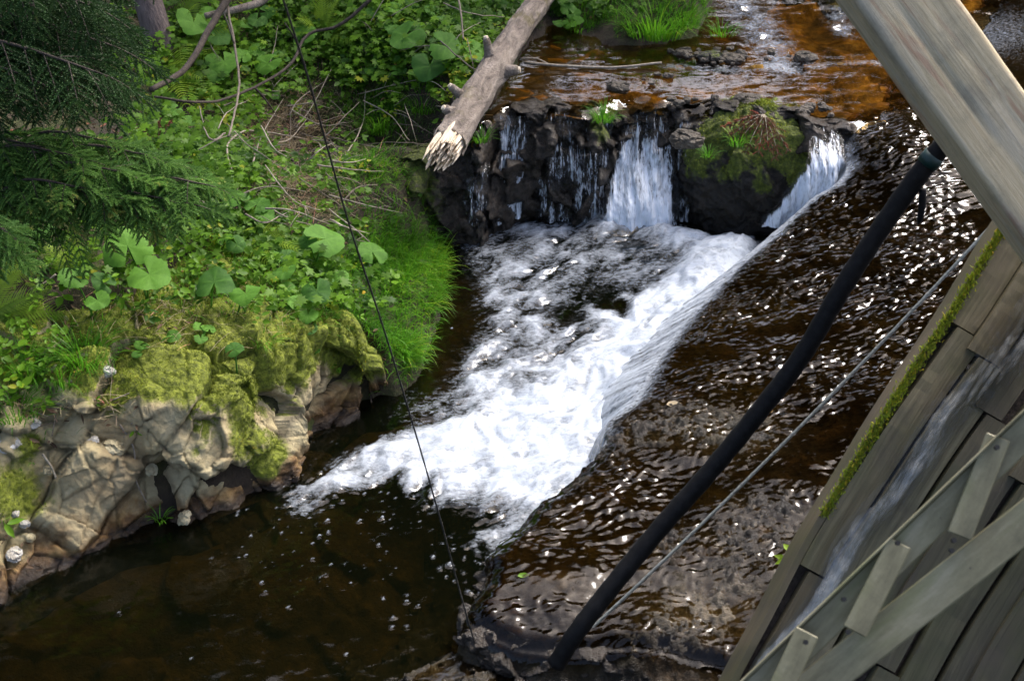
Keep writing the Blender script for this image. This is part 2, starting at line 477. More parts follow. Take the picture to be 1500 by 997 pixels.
c = t.ramp(t.noise(t.scale(p, (3, 14, 14)), 1., 7, .7, .4), (.3, (.075, .068, .034)), (.5, (.18, .165, .09)), (.72, (.30, .275, .175)))
c = t.mix(t.ramp(t.noise(t.scale(p, (2, 9, 9)), 1.3, 5), (.55, 0.), (.7, .6)), c, (.13, .14, .05))
c = t.mix(t.ramp(t.noise(p, 4, 4), (.60, 0.), (.7, .5)), c, (.17, .15, .075))
c = t.mix(t.ramp(t.noise(p, 45, 3), (.72, 0.), (.76, .8)), c, (.05, .04, .03))
M['steel'] = t.done(t.bsdf(c, .6, t.bump(t.noise(p, 80, 3), .2, .004)))
t = NT('dark_bolt_steel'); M['bolt'] = t.done(t.bsdf((.03, .028, .024), .5, metal=.6))
t = NT('black_rubber_hose'); p = t.pos()
c = t.ramp(t.noise(p, 40, 4), (.4, (.003, .003, .003)), (.75, (.009, .009, .009)))
M['hose'] = t.done(t.bsdf(c, .7, spec=.2, normal= t.bump(t.noise(p, 90, 3), .15, .004)))
t = NT('teal_tie'); M['tie'] = t.done(t.bsdf((.0, .022, .02), .5))
t = NT('grey_wire_rope'); p = t.pos()
M['rope'] = t.done(t.bsdf(t.ramp(t.noise(p, 90, 3), (.3, (.10, .105, .09)), (.7, (.32, .34, .30))), .6))
t = NT('dark_cable'); M['cable'] = t.done(t.bsdf((.02, .02, .018), .5))
t = NT('pale_stone'); p = t.pos()
c = t.mix(t.n("ObjectInfo").outputs['Random'], (.40, .38, .33), (.62, .61, .58))
M['stone'] = t.done(t.bsdf(t.mix(t.ramp(t.noise(p, 22, 6), (.35, .7), (.6, 0.)), c, (.22, .18, .12)), .85, t.bump(t.noise(p, 60, 6), .7, .01)))
t = NT('lichen_stone'); p = t.pos()
M['ystone'] = t.done(t.bsdf(t.ramp(t.noise(p, 9, 6), (.3, (.20, .165, .09)), (.5, (.38, .33, .20)), (.7, (.48, .44, .30))), .85, t.bump(t.noise(p, 50, 6), .7, .01)))
t = NT('yellow_petal'); M['petal'] = t.done(t.bsdf((.75, .45, .01), .6))

# ------------------------------------------------------------------ ground: left bank and pool bed in one height field
SHORE = np.array([  # u, v, water z, face height, face width, slope above
    (-900, 1250, 0, .5, .30, .45), (-250, 1010, 0, .45, .28, .45), (0, 890, 0, .42, .50, .40), (60, 852, 0, .44, .46, .40), (150, 805, 0, .48, .40, .40), (235, 782, 0, .50, .30, .42),
    (290, 770, 0, .50, .20, .42), (370, 738, 0, .52, .18, .42), (425, 702, 0, .55, .15, .42), (442, 668, 0, .55, .14, .40), (480, 630, .02, .55, .14, .40),
    (522, 600, .03, .50, .14, .38), (556, 592, .04, .34, .14, .4), (606, 562, .05, .10, .14, .6), (632, 500, .07, .12, .16, .6), (652, 430, .08, .12, .18, .6),
    (655, 380, .09, .12, .2, .6), (640, 338, .10, .12, .2, .5), (580, 318, .12, .10, .2, .5), (505, 288, .2, .1, .25, .5), (495, 240, .5, .1, .25, .5), (600, 192, .78, .08, .25, .5), (700, 160, .83, .12, .15, .5),
    (742, 118, .84, .10, .2, .45), (775, 60, .85, .08, .3, .35), (830, 44, .86, .08, .3, .3), (900, 60, .87, .08, .3, .3), (1000, 52, .88, .08, .3, .3),
    (1035, 15, .95, .2, .15, .6), (1080, -70, 1.1, .2, .2, .6), (1300, -170, 1.3, .2, .2, .6)], float)
SP = at_z(SHORE[:, 0], SHORE[:, 1], SHORE[:, 2])
dens_n = 240
SPp = spline(np.column_stack([SP[:, :2], SHORE[:, 2:], np.arange(len(SHORE))]), dens_n)
LINE = SPp[:, :2]
POLY = np.vstack([LINE, [[14, 40], [-40, 40], [-40, 0]]])
def inside(xy, poly):
    x, y = xy[..., 0], xy[..., 1]
    r = np.zeros(x.shape, bool)
    for i in range(len(poly)):
        x1, y1 = poly[i]; x2, y2 = poly[(i + 1) % len(poly)]
        if y1 == y2: continue
        r ^= ((y1 > y) != (y2 > y)) & (x < (x2 - x1) * (y - y1) / (y2 - y1) + x1)
    return r
def line_dist(xy, L, par):
    """distance to polyline L and its parameters blended round the nearest points"""
    sh = xy.shape[:-1]; q = xy.reshape(-1, 2)
    dist = np.zeros(len(q)); out = np.zeros((len(q), par.shape[1]))
    for k in range(0, len(q), 20000):
        d = np.sqrt(((q[k:k + 20000, None] - L[None]) ** 2).sum(-1))
        j = d.argmin(1); m = d[np.arange(len(j)), j]
        for a_, b_ in ((np.maximum(j - 1, 0), np.maximum(j, 1)), (np.minimum(j, len(L) - 2), np.minimum(j + 1, len(L) - 1))):
            A, B = L[a_], L[b_]; AB = B - A; qq = q[k:k + 20000]
            f = np.clip(((qq - A) * AB).sum(1) / ((AB ** 2).sum(1) + 1e-12), 0, 1)
            m = np.minimum(m, np.sqrt(((qq - A - AB * f[:, None]) ** 2).sum(1)))
        wt = np.exp(-np.maximum(d - m[:, None], 0) / (.04 + .25 * m[:, None]))
        out[k:k + 20000] = wt @ par / wt.sum(1)[:, None]
        dist[k:k + 20000] = m
    return dist.reshape(sh), out.reshape(*sh, -1)
def shore_sd(xy):
    d, par = line_dist(xy, LINE, SPp[:, 2:])
    return np.where(inside(xy, POLY), d, -d), par
LIP = np.array([(400, 255, .62), (470, 245, .62), (540, 240, .60), (600, 232, .64), (650, 224, .66), (700, 190, .78), (740, 166, .80), (790, 160, .815), (830, 160, .81), (870, 166, .79), (905, 160, .775), (950, 156, .775), (985, 158, .785), (1020, 160, .80), (1080, 160, .82), (1150, 168, .82), (1205, 182, .80), (1245, 190, .78)], float)
LP = spline(at_z(LIP[:, 0], LIP[:, 1], LIP[:, 2]), 300)
LP[:, 2] += np.clip(.045 * fbm(np.column_stack([LP[:, 0], 0 * LP[:, 0], 0 * LP[:, 0]]), 4.5, 3, seed=19), -.03, .05)
LP[:, 1] += .06 * fbm(np.column_stack([LP[:, 0], 0 * LP[:, 0], 0 * LP[:, 0]]), 3.5, 3, seed=29)
def ground(xy):
    s, p = shore_sd(xy)
    up = np.maximum(s, 0); wz, hf, wf, sl = (p[..., i] for i in range(4))
    q = np.clip(up / wf, 0, 1); m = sst(.22, .42, wf)
    z = wz + hf * (sst(0, 1, q) ** .8 * (1 - m) + q * m) + sl * 5 * (1 - np.exp(-np.maximum(up - wf * .6, 0) / 5))
    dn = np.maximum(-s, 0)
    pool = (xy[..., 1] < np.interp(xy[..., 0], LP[:, 0], LP[:, 1]) + .12) & (xy[..., 0] > LP[0, 0])
    wz = np.where((s < 0) & pool, np.minimum(wz, .02), wz)
    z = np.where(s < 0, wz - .05 - .16 * np.minimum(dn, .35) - .5 * sst(.22, 1.1, dn), z)
    return z, s, p
def axis(*segs):
    o = []
    for a, b, st in segs: o.append(np.arange(a, b, st))
    return np.concatenate(o)
gx = axis((-14, -3.0, .2), (-3.0, .4, .015), (.4, 3, .05), (3, 16, .3))
gy = axis((1.5, 4.1, .06), (4.1, 7.0, .015), (7.0, 9.6, .03), (9.6, 30, .2))
GX, GY = np.meshgrid(gx, gy, indexing='ij')
XY = np.stack([GX, GY], -1)
GZ, GS, GP = ground(XY)
tpar = GP[..., 4]
P3 = np.stack([GX, GY, GZ], -1)
rockm = sst(-.12, .02, GS) * sst(1.05, .75, GS) * sst(12.6, 11.6, tpar)
bump_soil = fbm(P3, 2.2, 5, .55, seed=41)
nx = -np.gradient(GZ, gx, axis=0); ny = -np.gradient(GZ, gy, axis=1)
NN = np.stack([nx, ny, np.ones_like(nx)], -1); NN /= np.linalg.norm(NN, axis=-1)[..., None]
disp = (1 - rockm) * (.05 * bump_soil + .02 * fbm(P3, 12, 3, seed=3)) * sst(-.1, .1, GS)
fac = facets(P3, 4.6, 5)[0]
disp += sst(-.02, -.2, GS) * (.045 * fac + .03 * bump_soil)
P3d = P3 + NN * disp[..., None]
ZD = P3d[..., 2].copy()
P3d[..., 2] -= .26 * np.clip(rockm * 1.5, 0, 1) * sst(.95, .6, GS)
soilm = np.clip(.25 + .9 * fbm(P3, 1.6, 3, seed=60), 0, 1)
Vg = P3d.reshape(-1, 3); Fg = grid_faces(len(gx), len(gy))
fs = GS.ravel()[Fg].mean(1)
bed_f = fs <= -.06
for nm, keep, mt, kw in (("bank", ~bed_f, M['soil'], dict(kind='structure')), ("stream_bed", bed_f, M['bed'], dict(kind='structure'))):
    V, F, A = sub_mesh(Vg, Fg, keep, dict(moss=soilm.ravel()))
    add(nm, new_mesh(nm, V, F, A, True, mt), **kw)
# the outcrop: rows follow its profile from under the water up the broken face and back over the mossy top
def blob(P, u, v, z, r):
    c = at_z(u, v, z)
    return np.exp(-(((P - c) / r) ** 2).sum(-1))
ti = np.linspace(.3, 12.5, 620)
oq = np.stack([np.interp(ti, SPp[:, -1], SPp[:, k]) for k in range(SPp.shape[1])], 1)
tg = np.gradient(oq[:, :2], axis=0); kern = np.exp(-(np.arange(-180, 181) / 85.) ** 2); kern /= kern.sum()
tg = np.stack([np.convolve(np.pad(tg[:, k], 180, 'edge'), kern, 'valid') for k in (0, 1)], 1)
on = np.stack([-tg[:, 1], tg[:, 0]], 1); on /= np.linalg.norm(on, axis=1)[:, None]
ub = np.linspace(0, 1, 240)
wfo = oq[:, 4]
OS = np.where(ub < .12, -.14 + .14 * ub / .12, np.where(ub < .58, wfo[:, None] * (ub - .12) / .46, wfo[:, None] + (1.15 - wfo[:, None]) * (ub - .58) / .42))
OXY = oq[:, None, :2] + on[:, None] * OS[..., None]
OZ, OD, _ = ground(OXY)
OZ = np.where(OS < 0, oq[:, 2][:, None] + OS * 2.2, OZ)
OP = np.concatenate([OXY, OZ[..., None]], -1)
def grid_normals(P):
    n = np.cross(np.gradient(P, axis=0), np.gradient(P, axis=1)); n /= np.linalg.norm(n, axis=-1)[..., None] + 1e-9
    return n if n[..., 2].mean() > 0 else -n
ON = grid_normals(OP)
warp = .025 * np.stack([fbm(OP, 5, 3, seed=k) for k in (1, 2, 3)], -1)
cr, sr = math.cos(.6), math.sin(.6)
OR = np.stack([OP[..., 0] * cr + OP[..., 2] * sr, OP[..., 1], -OP[..., 0] * sr + OP[..., 2] * cr], -1) + warp      # strata dip to the right
fac, crk = facets(OR, (2.3, 2.8, 3.4), 5); fac2, crk2 = facets(OR, (5.5, 5.5, 7), 9); fac3, crk3 = facets(OR, (15, 15, 18), 10)
CID2 = worley(OR, (5.5, 5.5, 7), 9)[2]
topm = sst(.5, .85, ON[..., 2])
rim_d = sst(0, .06, ub)[None] * sst(1., .85, ub)[None] * (sst(0, 12, np.arange(620)) * sst(619, 590, np.arange(620)))[:, None]
dsp = (.11 * fac + .022 * fac2 + .007 * fac3) * (1 - .55 * topm) - .022 * crk - .008 * crk2 + .022 * fbm(OP, 7, 5, seed=77) + .03 * topm * fbm(OP, 4.5, 4, seed=78)
OPd = OP + ON * (dsp * (.4 + .6 * rim_d))[..., None]
OPd[..., 2] -= .12 * (1 - rim_d) * (ub > .5)[None]
OPd[:, :, 2] -= .25 * (1 - sst(619, 585, np.arange(620)))[:, None]
ON2 = grid_normals(OPd)
ou, ov, od = px(OPd)
def blob(P, u, v, z, r):
    k = np.argmin((ou - u) ** 2 + (ov - v) ** 2 + 30 * od)
    return np.exp(-(((P - P.reshape(-1, 3)[k]) / r) ** 2).sum(-1))
hw = OPd[..., 2] - oq[:, 2][:, None]
wet = np.clip(1.05 - hw / (.10 + .14 * _R[CID2 % 4096, 0] + .14 * np.clip(fbm(OP, 4, 3, seed=8) + .3, 0, 1)), 0, 1)
moss = sst(.2, .6, ON2[..., 2] + .25 * fbm(OP, 5, 3, seed=12)) * sst(-.10, .06, OS - wfo[:, None] + .14 * fbm(OP, 4, 3, seed=13))
moss *= 1 - .97 * np.clip(sum(blob(OPd, *b) for b in ((60, 640, .42, .25), (150, 690, .4, .22), (-20, 640, .45, .25), (240, 615, .5, .16), (90, 720, .3, .2))), 0, 1)
moss += .95 * sum(blob(OPd, *b) for b in ((22, 725, .33, .17), (45, 650, .4, .06), (355, 645, .35, .11), (400, 660, .33, .09), (440, 525, .58, .14), (500, 530, .55, .12), (360, 560, .55, .14), (385, 690, .2, .08), (540, 545, .40, .10), (300, 520, .7, .25), (500, 490, .6, .16), (450, 480, .6, .15), (400, 500, .6, .15), (230, 530, .6, .18), (540, 500, .5, .1)))
moss = np.clip(moss, 0, 1) * (1 - .6 * wet)
oatt = dict(moss=moss.ravel(), wet=wet.ravel(), crack=np.clip(crk * .8 + crk2 * .35, 0, 1).ravel(), cell=_R[CID2 % 4096, 1].ravel())
add("rock_outcrop", new_mesh("rock_outcrop", OPd.reshape(-1, 3), grid_faces(620, 240), oatt, True, M['outcrop']), label="fractured tan rock outcrop with yellow-green moss on its top, rising from the dark pool", cat="rock")
# sampling of the built ground
def zg(x, y):
    i = np.clip(np.searchsorted(gx, x) - 1, 0, len(gx) - 2); j = np.clip(np.searchsorted(gy, y) - 1, 0, len(gy) - 2)
    a = np.clip((x - gx[i]) / (gx[i + 1] - gx[i]), 0, 1); b = np.clip((y - gy[j]) / (gy[j + 1] - gy[j]), 0, 1)
    return ZD[i, j] * (1 - a) * (1 - b) + ZD[i + 1, j] * a * (1 - b) + ZD[i, j + 1] * (1 - a) * b + ZD[i + 1, j + 1] * a * b
def samp(A, x, y):
    i = np.clip(np.searchsorted(gx, x) - 1, 0, len(gx) - 1); j = np.clip(np.searchsorted(gy, y) - 1, 0, len(gy) - 1)
    return A[i, j]
_ds = np.arange(3.6, 16, .015)
def hit(u, v, h=0.):
    """first point on the sight line that is h above the bank"""
    u = np.atleast_1d(np.asarray(u, float)); v = np.broadcast_to(np.asarray(v, float), u.shape); h = np.broadcast_to(np.asarray(h, float), u.shape)
    r = rays(u, v)
    out = np.zeros((len(u), 3))
    for k in range(len(u)):
        Q = C0 + r[k] * _ds[:, None]
        b = Q[:, 2] - zg(Q[:, 0], Q[:, 1]) - h[k] < 0
        i = int(np.argmax(b)) if b.any() else len(_ds) - 1
        out[k] = Q[i]
    return out

# ------------------------------------------------------------------ rock slab on the right
def rbf(ctrl):
    P = at_z(ctrl[:, 0], ctrl[:, 1], ctrl[:, 2])[:, :2]; z = ctrl[:, 2]; n = len(P)
    A = np.zeros((n + 3, n + 3)); A[:n, :n] = -np.sqrt(((P[:, None] - P[None]) ** 2).sum(-1) + .05); A[:n, n] = 1; A[:n, n + 1:] = P; A[n, :n] = 1; A[n + 1:, :n] = P.T
    w_ = np.linalg.solve(A + np.diag([-.02] * n + [0] * 3), np.concatenate([z, [0, 0, 0]]))
    def f(xy):
        sh = xy.shape[:-1]; q = xy.reshape(-1, 2)
        k = -np.sqrt(((q[:, None] - P[None]) ** 2).sum(-1) + .05)
        return (k @ w_[:n] + w_[n] + q @ w_[n + 1:]).reshape(sh)
    return f
slab_f = rbf(np.array([(1240, 250, .68), (1180, 290, .58), (1060, 400, .42), (960, 530, .35), (890, 610, .31), (790, 740, .27), (700, 860, .23), (850, 930, .21), (1100, 900, .25), (1080, 700, .33),
    (1250, 600, .45), (1250, 420, .53), (1400, 300, .68), (1300, 205, .80), (1400, 160, .84), (1300, 130, .74), (1400, 60, .78), (1350, 0, .8), (1500, 250, .78), (1480, 500, .6), (1600, 0, 1.02), (1250, 140, .70), (1250, 950, .28), (1500, 900, .4), (1800, 600, .8)], float))
EDGE = np.array([(1215, 120, .78, .3, 0), (1228, 160, .80, .25, 0), (1240, 205, .77, .2, .6), (1236, 250, .68, .34, 1), (1185, 290, .58, .38, 1), (1122, 350, .48, .40, 1), (1062, 402, .42, .40, 1), (1000, 468, .38, .38, 1),
    (952, 538, .35, .36, 1), (930, 580, .33, .3, 1), (892, 612, .31, .18, .7), (882, 650, .30, .08, .2), (842, 690, .285, .06, 0), (792, 735, .27, .06, 0), (728, 800, .24, .06, 0), (708, 850, .235, .06, 0),
    (684, 900, .22, .07, 0), (745, 935, .215, .07, 0), (830, 952, .21, .08, 0), (930, 945, .22, .12, 0), (1010, 960, .22, .3, 0), (1110, 1020, .2, .4, 0), (1300, 1150, .2, .4, 0)], float)
EP = at_z(EDGE[:, 0], EDGE[:, 1], EDGE[:, 2])
EL = spline(np.column_stack([EP[:, :2], EDGE[:, 2:], np.arange(len(EDGE))]), 200)
# ragged rim where the slab is broken
jag = fbm(np.column_stack([EL[:, :2], np.zeros(len(EL))]), 7, 3, seed=21)
EL[:, 0] += .035 * jag * sst(9, 11, EL[:, 5])
EPOLY = np.vstack([EL[:, :2], [[12, 2], [14, 16], [EL[0, 0], 16]]])
SHELF = at_z(np.array([540, 610, 690, 760, 1000, 1250, 1250, 500]), np.array([1045, 985, 950, 960, 985, 1000, 1300, 1300]), .05)[:, :2]
sx = axis((-.75, 2.5, .0085), (2.5, 6.0, .025)); sy = axis((3.5, 8.6, .0085), (8.6, 14, .04))
SX, SY = np.meshgrid(sx, sy, indexing='ij'); SXY = np.stack([SX, SY], -1)
de, pe = line_dist(SXY, EL[:, :2], EL[:, 2:])
se = np.where(inside(SXY, EPOLY), de, -de)
smooth_z = slab_f(SXY)
p2 = np.stack([SX, SY, np.zeros_like(SX)], -1)
run = pe[..., 1]; cas = pe[..., 2]
und = .02 * fbm(p2, (1.6, 1.9, 1), 3, seed=51)
inshelf = inside(SXY, SHELF)
dsh, _ = line_dist(SXY, np.vstack([spline(SHELF[:6], 60)]), np.zeros((60, 1)))
shelf_z = np.where(inshelf, .05 + .05 * sst(0, .3, dsh), -.45 + .5 * sst(.12, 0, dsh))
top_z = smooth_z + und - .035 * sst(.08, 0, se)
low = np.maximum(-.45, shelf_z)
cl0 = np.clip(-se / run, 0, 1); cliff = cas * (cl0 * .75 + .25 * sst(0, 1, cl0)) + (1 - cas) * sst(0, 1, cl0)
low = low * (1 - cas) + .015 * cas
base_z = np.where(se > 0, top_z, top_z * (1 - cliff) + low * cliff)
# rougher, drier rock stands out of the film in patches
def wblob(xy, u, v, z, r, asp=1.):
    c = at_z(np.array(u), np.array(v), z)[:2]
    d = (xy - c) / np.array([r * asp, r]); return np.exp(-(d ** 2).sum(-1))
roughp = np.clip(sum(wblob(SXY, *b) for b in ((985, 625, .33, .16, 1.6), (900, 650, .3, .12, 1.), (1090, 640, .36, .14, 1.2), (1085, 790, .29, .16, 1.), (1060, 860, .26, .16, 1.2), (990, 920, .24, .14, 1.3), (1130, 760, .3, .16, 1.), (820, 700, .28, .1, 1.2), (980, 790, .28, .1, .8),
    (700, 855, .22, .07, 1.), (770, 740, .26, .08, 1.))), 0, 1)
rgh = fbm(p2, 14, 5, .62, seed=71) * .012 + .010 * np.abs(fbm(p2, 40, 3, seed=72)) - .004
rock_z = base_z + rgh * (1 + 1.4 * roughp + .6 * cliff * (1 - cas)) + .016 * roughp * sst(-.05, .06, se) + (.025 * fbm(p2 + np.stack([0 * SX, 0 * SX, base_z], -1), 9, 5, .6, seed=75) + .015 * facets(p2 + np.stack([0 * SX, 0 * SX, base_z], -1), 11, 76)[0]) * cliff * (1 - cas)
Vs = np.stack([SX, SY, rock_z], -1)
# push the broken front faces about sideways
ff = facets(np.stack([SX, SY, rock_z], -1), (9, 9, 9), 4)[0]
Vs[..., 1] += .02 * ff * cliff * (1 - cas); Vs[..., 0] += .015 * ff * cliff * (1 - cas)
Fs_ = grid_faces(len(sx), len(sy))
keep = (se.ravel()[Fs_].max(1) > -.75)
V, F, A = sub_mesh(Vs.reshape(-1, 3), Fs_, keep, dict(emerged=np.clip(cliff * (1 - cas) * 1.3 + roughp * .8, 0, 1).ravel(), pale=np.clip(wblob(SXY, 1060, 885, .26, .13, 1.5) + .5 * wblob(SXY, 820, 850, .26, .07, 2.), 0, 1).ravel()))
slab_o = add("rock_slab", new_mesh("rock_slab", V, F, A, True, M['slab']), label="broad dark wet rock slab that the stream slides across, broken edge towards the pool", cat="rock")
# water film on it
flow = fbm(p2, (1.2, 2.0, 1), 3, seed=90)
q2 = p2.copy(); q2[..., 0] += .05 * fbm(p2, 3, 2, seed=91); q2[..., 1] += .05 * fbm(p2, 3, 2, seed=92)
far = sst(4.5, 7.5, SY)
ca, sa = math.cos(.35), math.sin(.35)
qr = np.stack([q2[..., 0] * ca + q2[..., 1] * sa, -q2[..., 0] * sa + q2[..., 1] * ca, q2[..., 2]], -1)
calmf = .38 + .62 * np.clip(sst(-.3, .3, fbm(p2, (1.7, 3.0, 1), 3, seed=96) + .35 * far - .05), 0, 1)
hi = fbm(qr, (20, 34, 1), 1, seed=94) + .7 * fbm(qr, (33, 52, 1), 1, seed=98)
rip = calmf * (.004 * fbm(qr, (7, 14, 1), 1, .6, seed=93) * (.2 + .8 * far) + .0058 * (1 + .5 * far) * np.where(hi > 0, hi ** 1.3 * 1.25, hi * .7)) + .003 * fbm(qr, (3, 6, 1), 2, seed=95) * far
film_z = base_z + .010 + rip + .004 * flow * (1 - cliff) - .03 * sst(.8, 1., cliff) * (1 - cas)
dn_len = (-se / run)
tt = pe[..., 3]
str_n = fbm(np.stack([tt * 9, np.clip(-se, -1, 1) * 3, 0 * SX], -1), 1., 4, .6, seed=97)
ff_ = cas * sst(.11, -.03, se + .06 * str_n) * (.72 + .5 * str_n) + cas * .35 * sst(.25, 1., dn_len)
ff_ += .0
far_riff = wblob(SXY, 1440, 40, .9, .5, 1.) * .25
foam_f = np.clip(ff_ + far_riff, 0, 1)
fk = (cliff.ravel()[Fs_].min(1) < .999) & (((se.ravel()[Fs_].max(1) > -.02) | (cas.ravel()[Fs_].max(1) > .15)) & (se.ravel()[Fs_].max(1) > -.48))
V, F, A = sub_mesh(np.stack([SX, SY, film_z], -1).reshape(-1, 3), Fs_, fk, dict(foam=foam_f.ravel()))
add("sliding_water", new_mesh("sliding_water", V, F, A, True, M['film']), kind='structure')
# film over the low front shelf
fk = inshelf.ravel()[Fs_].all(1) & (se.ravel()[Fs_].max(1) < -.05)
V, F, A = sub_mesh(np.stack([SX, SY, shelf_z + .007 + rip * .8], -1).reshape(-1, 3), Fs_, fk, dict(foam=0 * foam_f.ravel()))
add("shelf_water", new_mesh("shelf_water", V, F, A, True, M['film']), kind='structure')
def zs(x, y):
    i = np.clip(np.searchsorted(sx, x) - 1, 0, len(sx) - 1); j = np.clip(np.searchsorted(sy, y) - 1, 0, len(sy) - 1)
    return rock_z[i, j]

# ------------------------------------------------------------------ pool water
wx = axis((-9, -3.2, .15), (-3.2, 1.75, .0125)); wy = axis((1.5, 3.9, .05), (3.9, 8.5, .0125))
WX, WY = np.meshgrid(wx, wy, indexing='ij'); WXY = np.stack([WX, WY], -1)
pw = np.stack([WX, WY, np.zeros_like(WX)], -1)
lvl = .11 * sst(5.3, 8.0, WY)
def path_field(xy, pts, r0, r1, z=.06):
    pts = np.array(pts, float); L = spline(np.column_stack([at_z(pts[:, 0], pts[:, 1], z)[:, :2], np.linspace(r0, r1, len(pts))]), 50)
    d, par = line_dist(xy, L[:, :2], L[:, 2:])
    return np.exp(-(d / par[..., 0]) ** 2)
core = path_field(WXY, [(890, 345), (950, 350), (1030, 385), (1010, 430), (930, 490), (880, 560), (820, 620), (760, 660)], .16, .34)
core2 = path_field(WXY, [(840, 590), (740, 620), (660, 640), (600, 655)], .28, .13)
core3 = path_field(WXY, [(1080, 375), (1010, 440), (930, 540), (880, 620), (840, 680)], .16, .2)
left = path_field(WXY, [(660, 640), (560, 660), (490, 690), (450, 715)], .16, .10)
patch = path_field(WXY, [(780, 400), (780, 450), (760, 500), (720, 550)], .42, .34)
tail = path_field(WXY, [(660, 690), (740, 700), (790, 730), (740, 780)], .2, .16)
scum = path_field(WXY, [(690, 320), (740, 340), (800, 355)], .08, .12)
feet = path_field(WXY, [(725, 318), (760, 316), (830, 325), (880, 330)], .07, .09)
calm = path_field(WXY, [(665, 380), (672, 450), (672, 500), (630, 560)], .14, .10)
dark = sum(path_field(WXY, p_, r_, r_) for p_, r_ in (([(830, 425), (880, 415)], .16), ([(790, 460), (840, 470)], .10), ([(720, 345), (760, 375)], .12), ([(890, 455), (900, 455)], .06), ([(1000, 345), (1060, 350)], .12)))
D = np.clip(.80 * core + .82 * core2 + .85 * core3 + .75 * left + .6 * patch + .55 * tail + .55 * scum + .6 * feet, 0, 1.1) - .55 * calm - .5 * np.clip(dark, 0, 1)
qf = pw + np.stack([.10 * fbm(pw, 2.2, 3, seed=101), .10 * fbm(pw, 2.2, 3, seed=102), 0 * WX], -1)
ang = .9
qa = np.stack([qf[..., 0] * math.cos(ang) + qf[..., 1] * math.sin(ang), -qf[..., 0] * math.sin(ang) + qf[..., 1] * math.cos(ang), qf[..., 2]], -1)
ns = fbm(qa, (4.2, 8.5, 1), 5, .6, seed=103)
cel = worley(qa, (9, 14, 1), 104)[0]
lace = path_field(WXY, [(730, 370), (760, 430), (760, 490), (720, 550), (670, 600)], .30, .24) + path_field(WXY, [(800, 400), (900, 400), (960, 400)], .30, .3) + .8 * path_field(WXY, [(690, 335), (760, 345), (850, 350)], .12, .14)
lace = np.clip(lace, 0, 1) * (1 - .45 * np.clip(dark, 0, 1)) * (1 - .8 * calm)
fm = np.clip(D * 1.15 + .60 * ns - .22, 0, 1) * sst(.05, .3, D)
fm = np.maximum(fm, np.clip(lace * (.40 + .38 * ns + .22 * fbm(qa, (14, 30, 1), 3, .6, seed=108)), 0, .8))
glint_speck = (fbm(pw, (28, 44, 1), 2, seed=105) > .92 - .25 * sst(-.05, .3, path_field(WXY, [(760, 700), (640, 760), (480, 740)], .6, .5)))  # glints on the dark pool, painted white through the foam mask
glint_speck &= (fbm(pw, 2.5, 2, seed=106) > .05)
fm = np.maximum(fm, np.where(glint_speck, .42, 0) * sst(9.0, 8.2, WY) * sst(4.0, 4.4, WY))
tailf = path_field(WXY, [(440, 725), (560, 740), (700, 760), (750, 820)], .42, .34)
fm = np.maximum(fm, np.clip(tailf * 2.0 * (fbm(qa, (30, 66, 1), 2, seed=109) + .3 * fbm(pw, (3, 4, 1), 2, seed=112) - .50), 0, .75))  # drifting foam lace at the tail, together with painted glint flecks
turb = np.clip(D, 0, 1)
wz = lvl + (.003 + .036 * turb) * fbm(qa, (3.4, 6.5, 1), 4, .55, seed=110) + .0019 * fbm(pw, (8, 14, 1), 2, seed=111) + .06 * np.clip(core, 0, 1) * sst(7.0, 8.1, WY) + .05 * core3 + .02 * np.clip(fm, 0, 1)
sd_w, _ = shore_sd(WXY)
Fw = grid_faces(len(wx), len(wy))
kp = (sd_w.ravel()[Fw].min(1) < .12)
V, F, A = sub_mesh(np.stack([WX, WY, wz], -1).reshape(-1, 3), Fw, kp, dict(foam=fm.ravel()))
add("pool_water", new_mesh("pool_water", V, F, A, True, M['pool']), kind='structure')

# ------------------------------------------------------------------ waterfall ledge
prof = np.array([(1.3, -.22), (.8, -.16), (.45, -.10), (.22, -.02), (.08, .015), (0, 0), (-.05, -.05), (-.10, -.16), (-.13, -.30), (-.15, -.45), (-.15, -.6), (-.15, -.8), (-.14, -1.0)])
PR = spline(prof, 170)
PR = np.stack([np.interp(np.linspace(0, 1, 170), np.linspace(0, 1, 170), PR[:, k]) for k in (0, 1)], 1)
LV = np.zeros((300, 170, 3))
LV[..., 0] = LP[:, None, 0]; LV[..., 1] = LP[:, None, 1] + PR[None, :, 0]; LV[..., 2] = LP[:, None, 2] + PR[None, :, 1]
fa, ck = facets(LV + .05 * fbm(LV, 5, 3, seed=7)[..., None], (5.5, 5.5, 4.5), 15)
fa2, _ = facets(LV, (14, 14, 10), 16)
face = sst(.25, .0, PR[:, 0])[None] * np.ones((300, 1))
amt = (.028 + .085 * face) * fa + .028 * fa2 + .03 * fbm(LV, 9, 4, seed=18) - .025 * ck
lip_u, _, _ = px(LV)
LV[..., 1] -= amt * (.3 + .7 * face); LV[..., 2] += amt * .5 * (1 - .6 * face)
# water-worn notch under the main fall
ntch = np.exp(-((lip_u - 940) / 55) ** 2)
LV[..., 2] -= .05 * ntch * sst(-.02, .1, LV[..., 2] - .6)
lm = .30 * np.clip(fbm(LV, 3, 3, seed=61) + .4, 0, 1) + np.clip(np.exp(-((lip_u - 605) / 50) ** 2) * .55 + np.exp(-((lip_u - 885) / 26) ** 2) * sst(.5, .8, LV[..., 2]) * .8 + np.exp(-((lip_u - 520) / 60) ** 2) * .45, 0, 1)
add("rock_ledge", new_mesh("rock_ledge", LV.reshape(-1, 3), grid_faces(300, 170), dict(moss=lm.ravel()), True, M['ledge']),
    label="jagged black wet rock ledge that the small waterfall spills over", cat="rock")

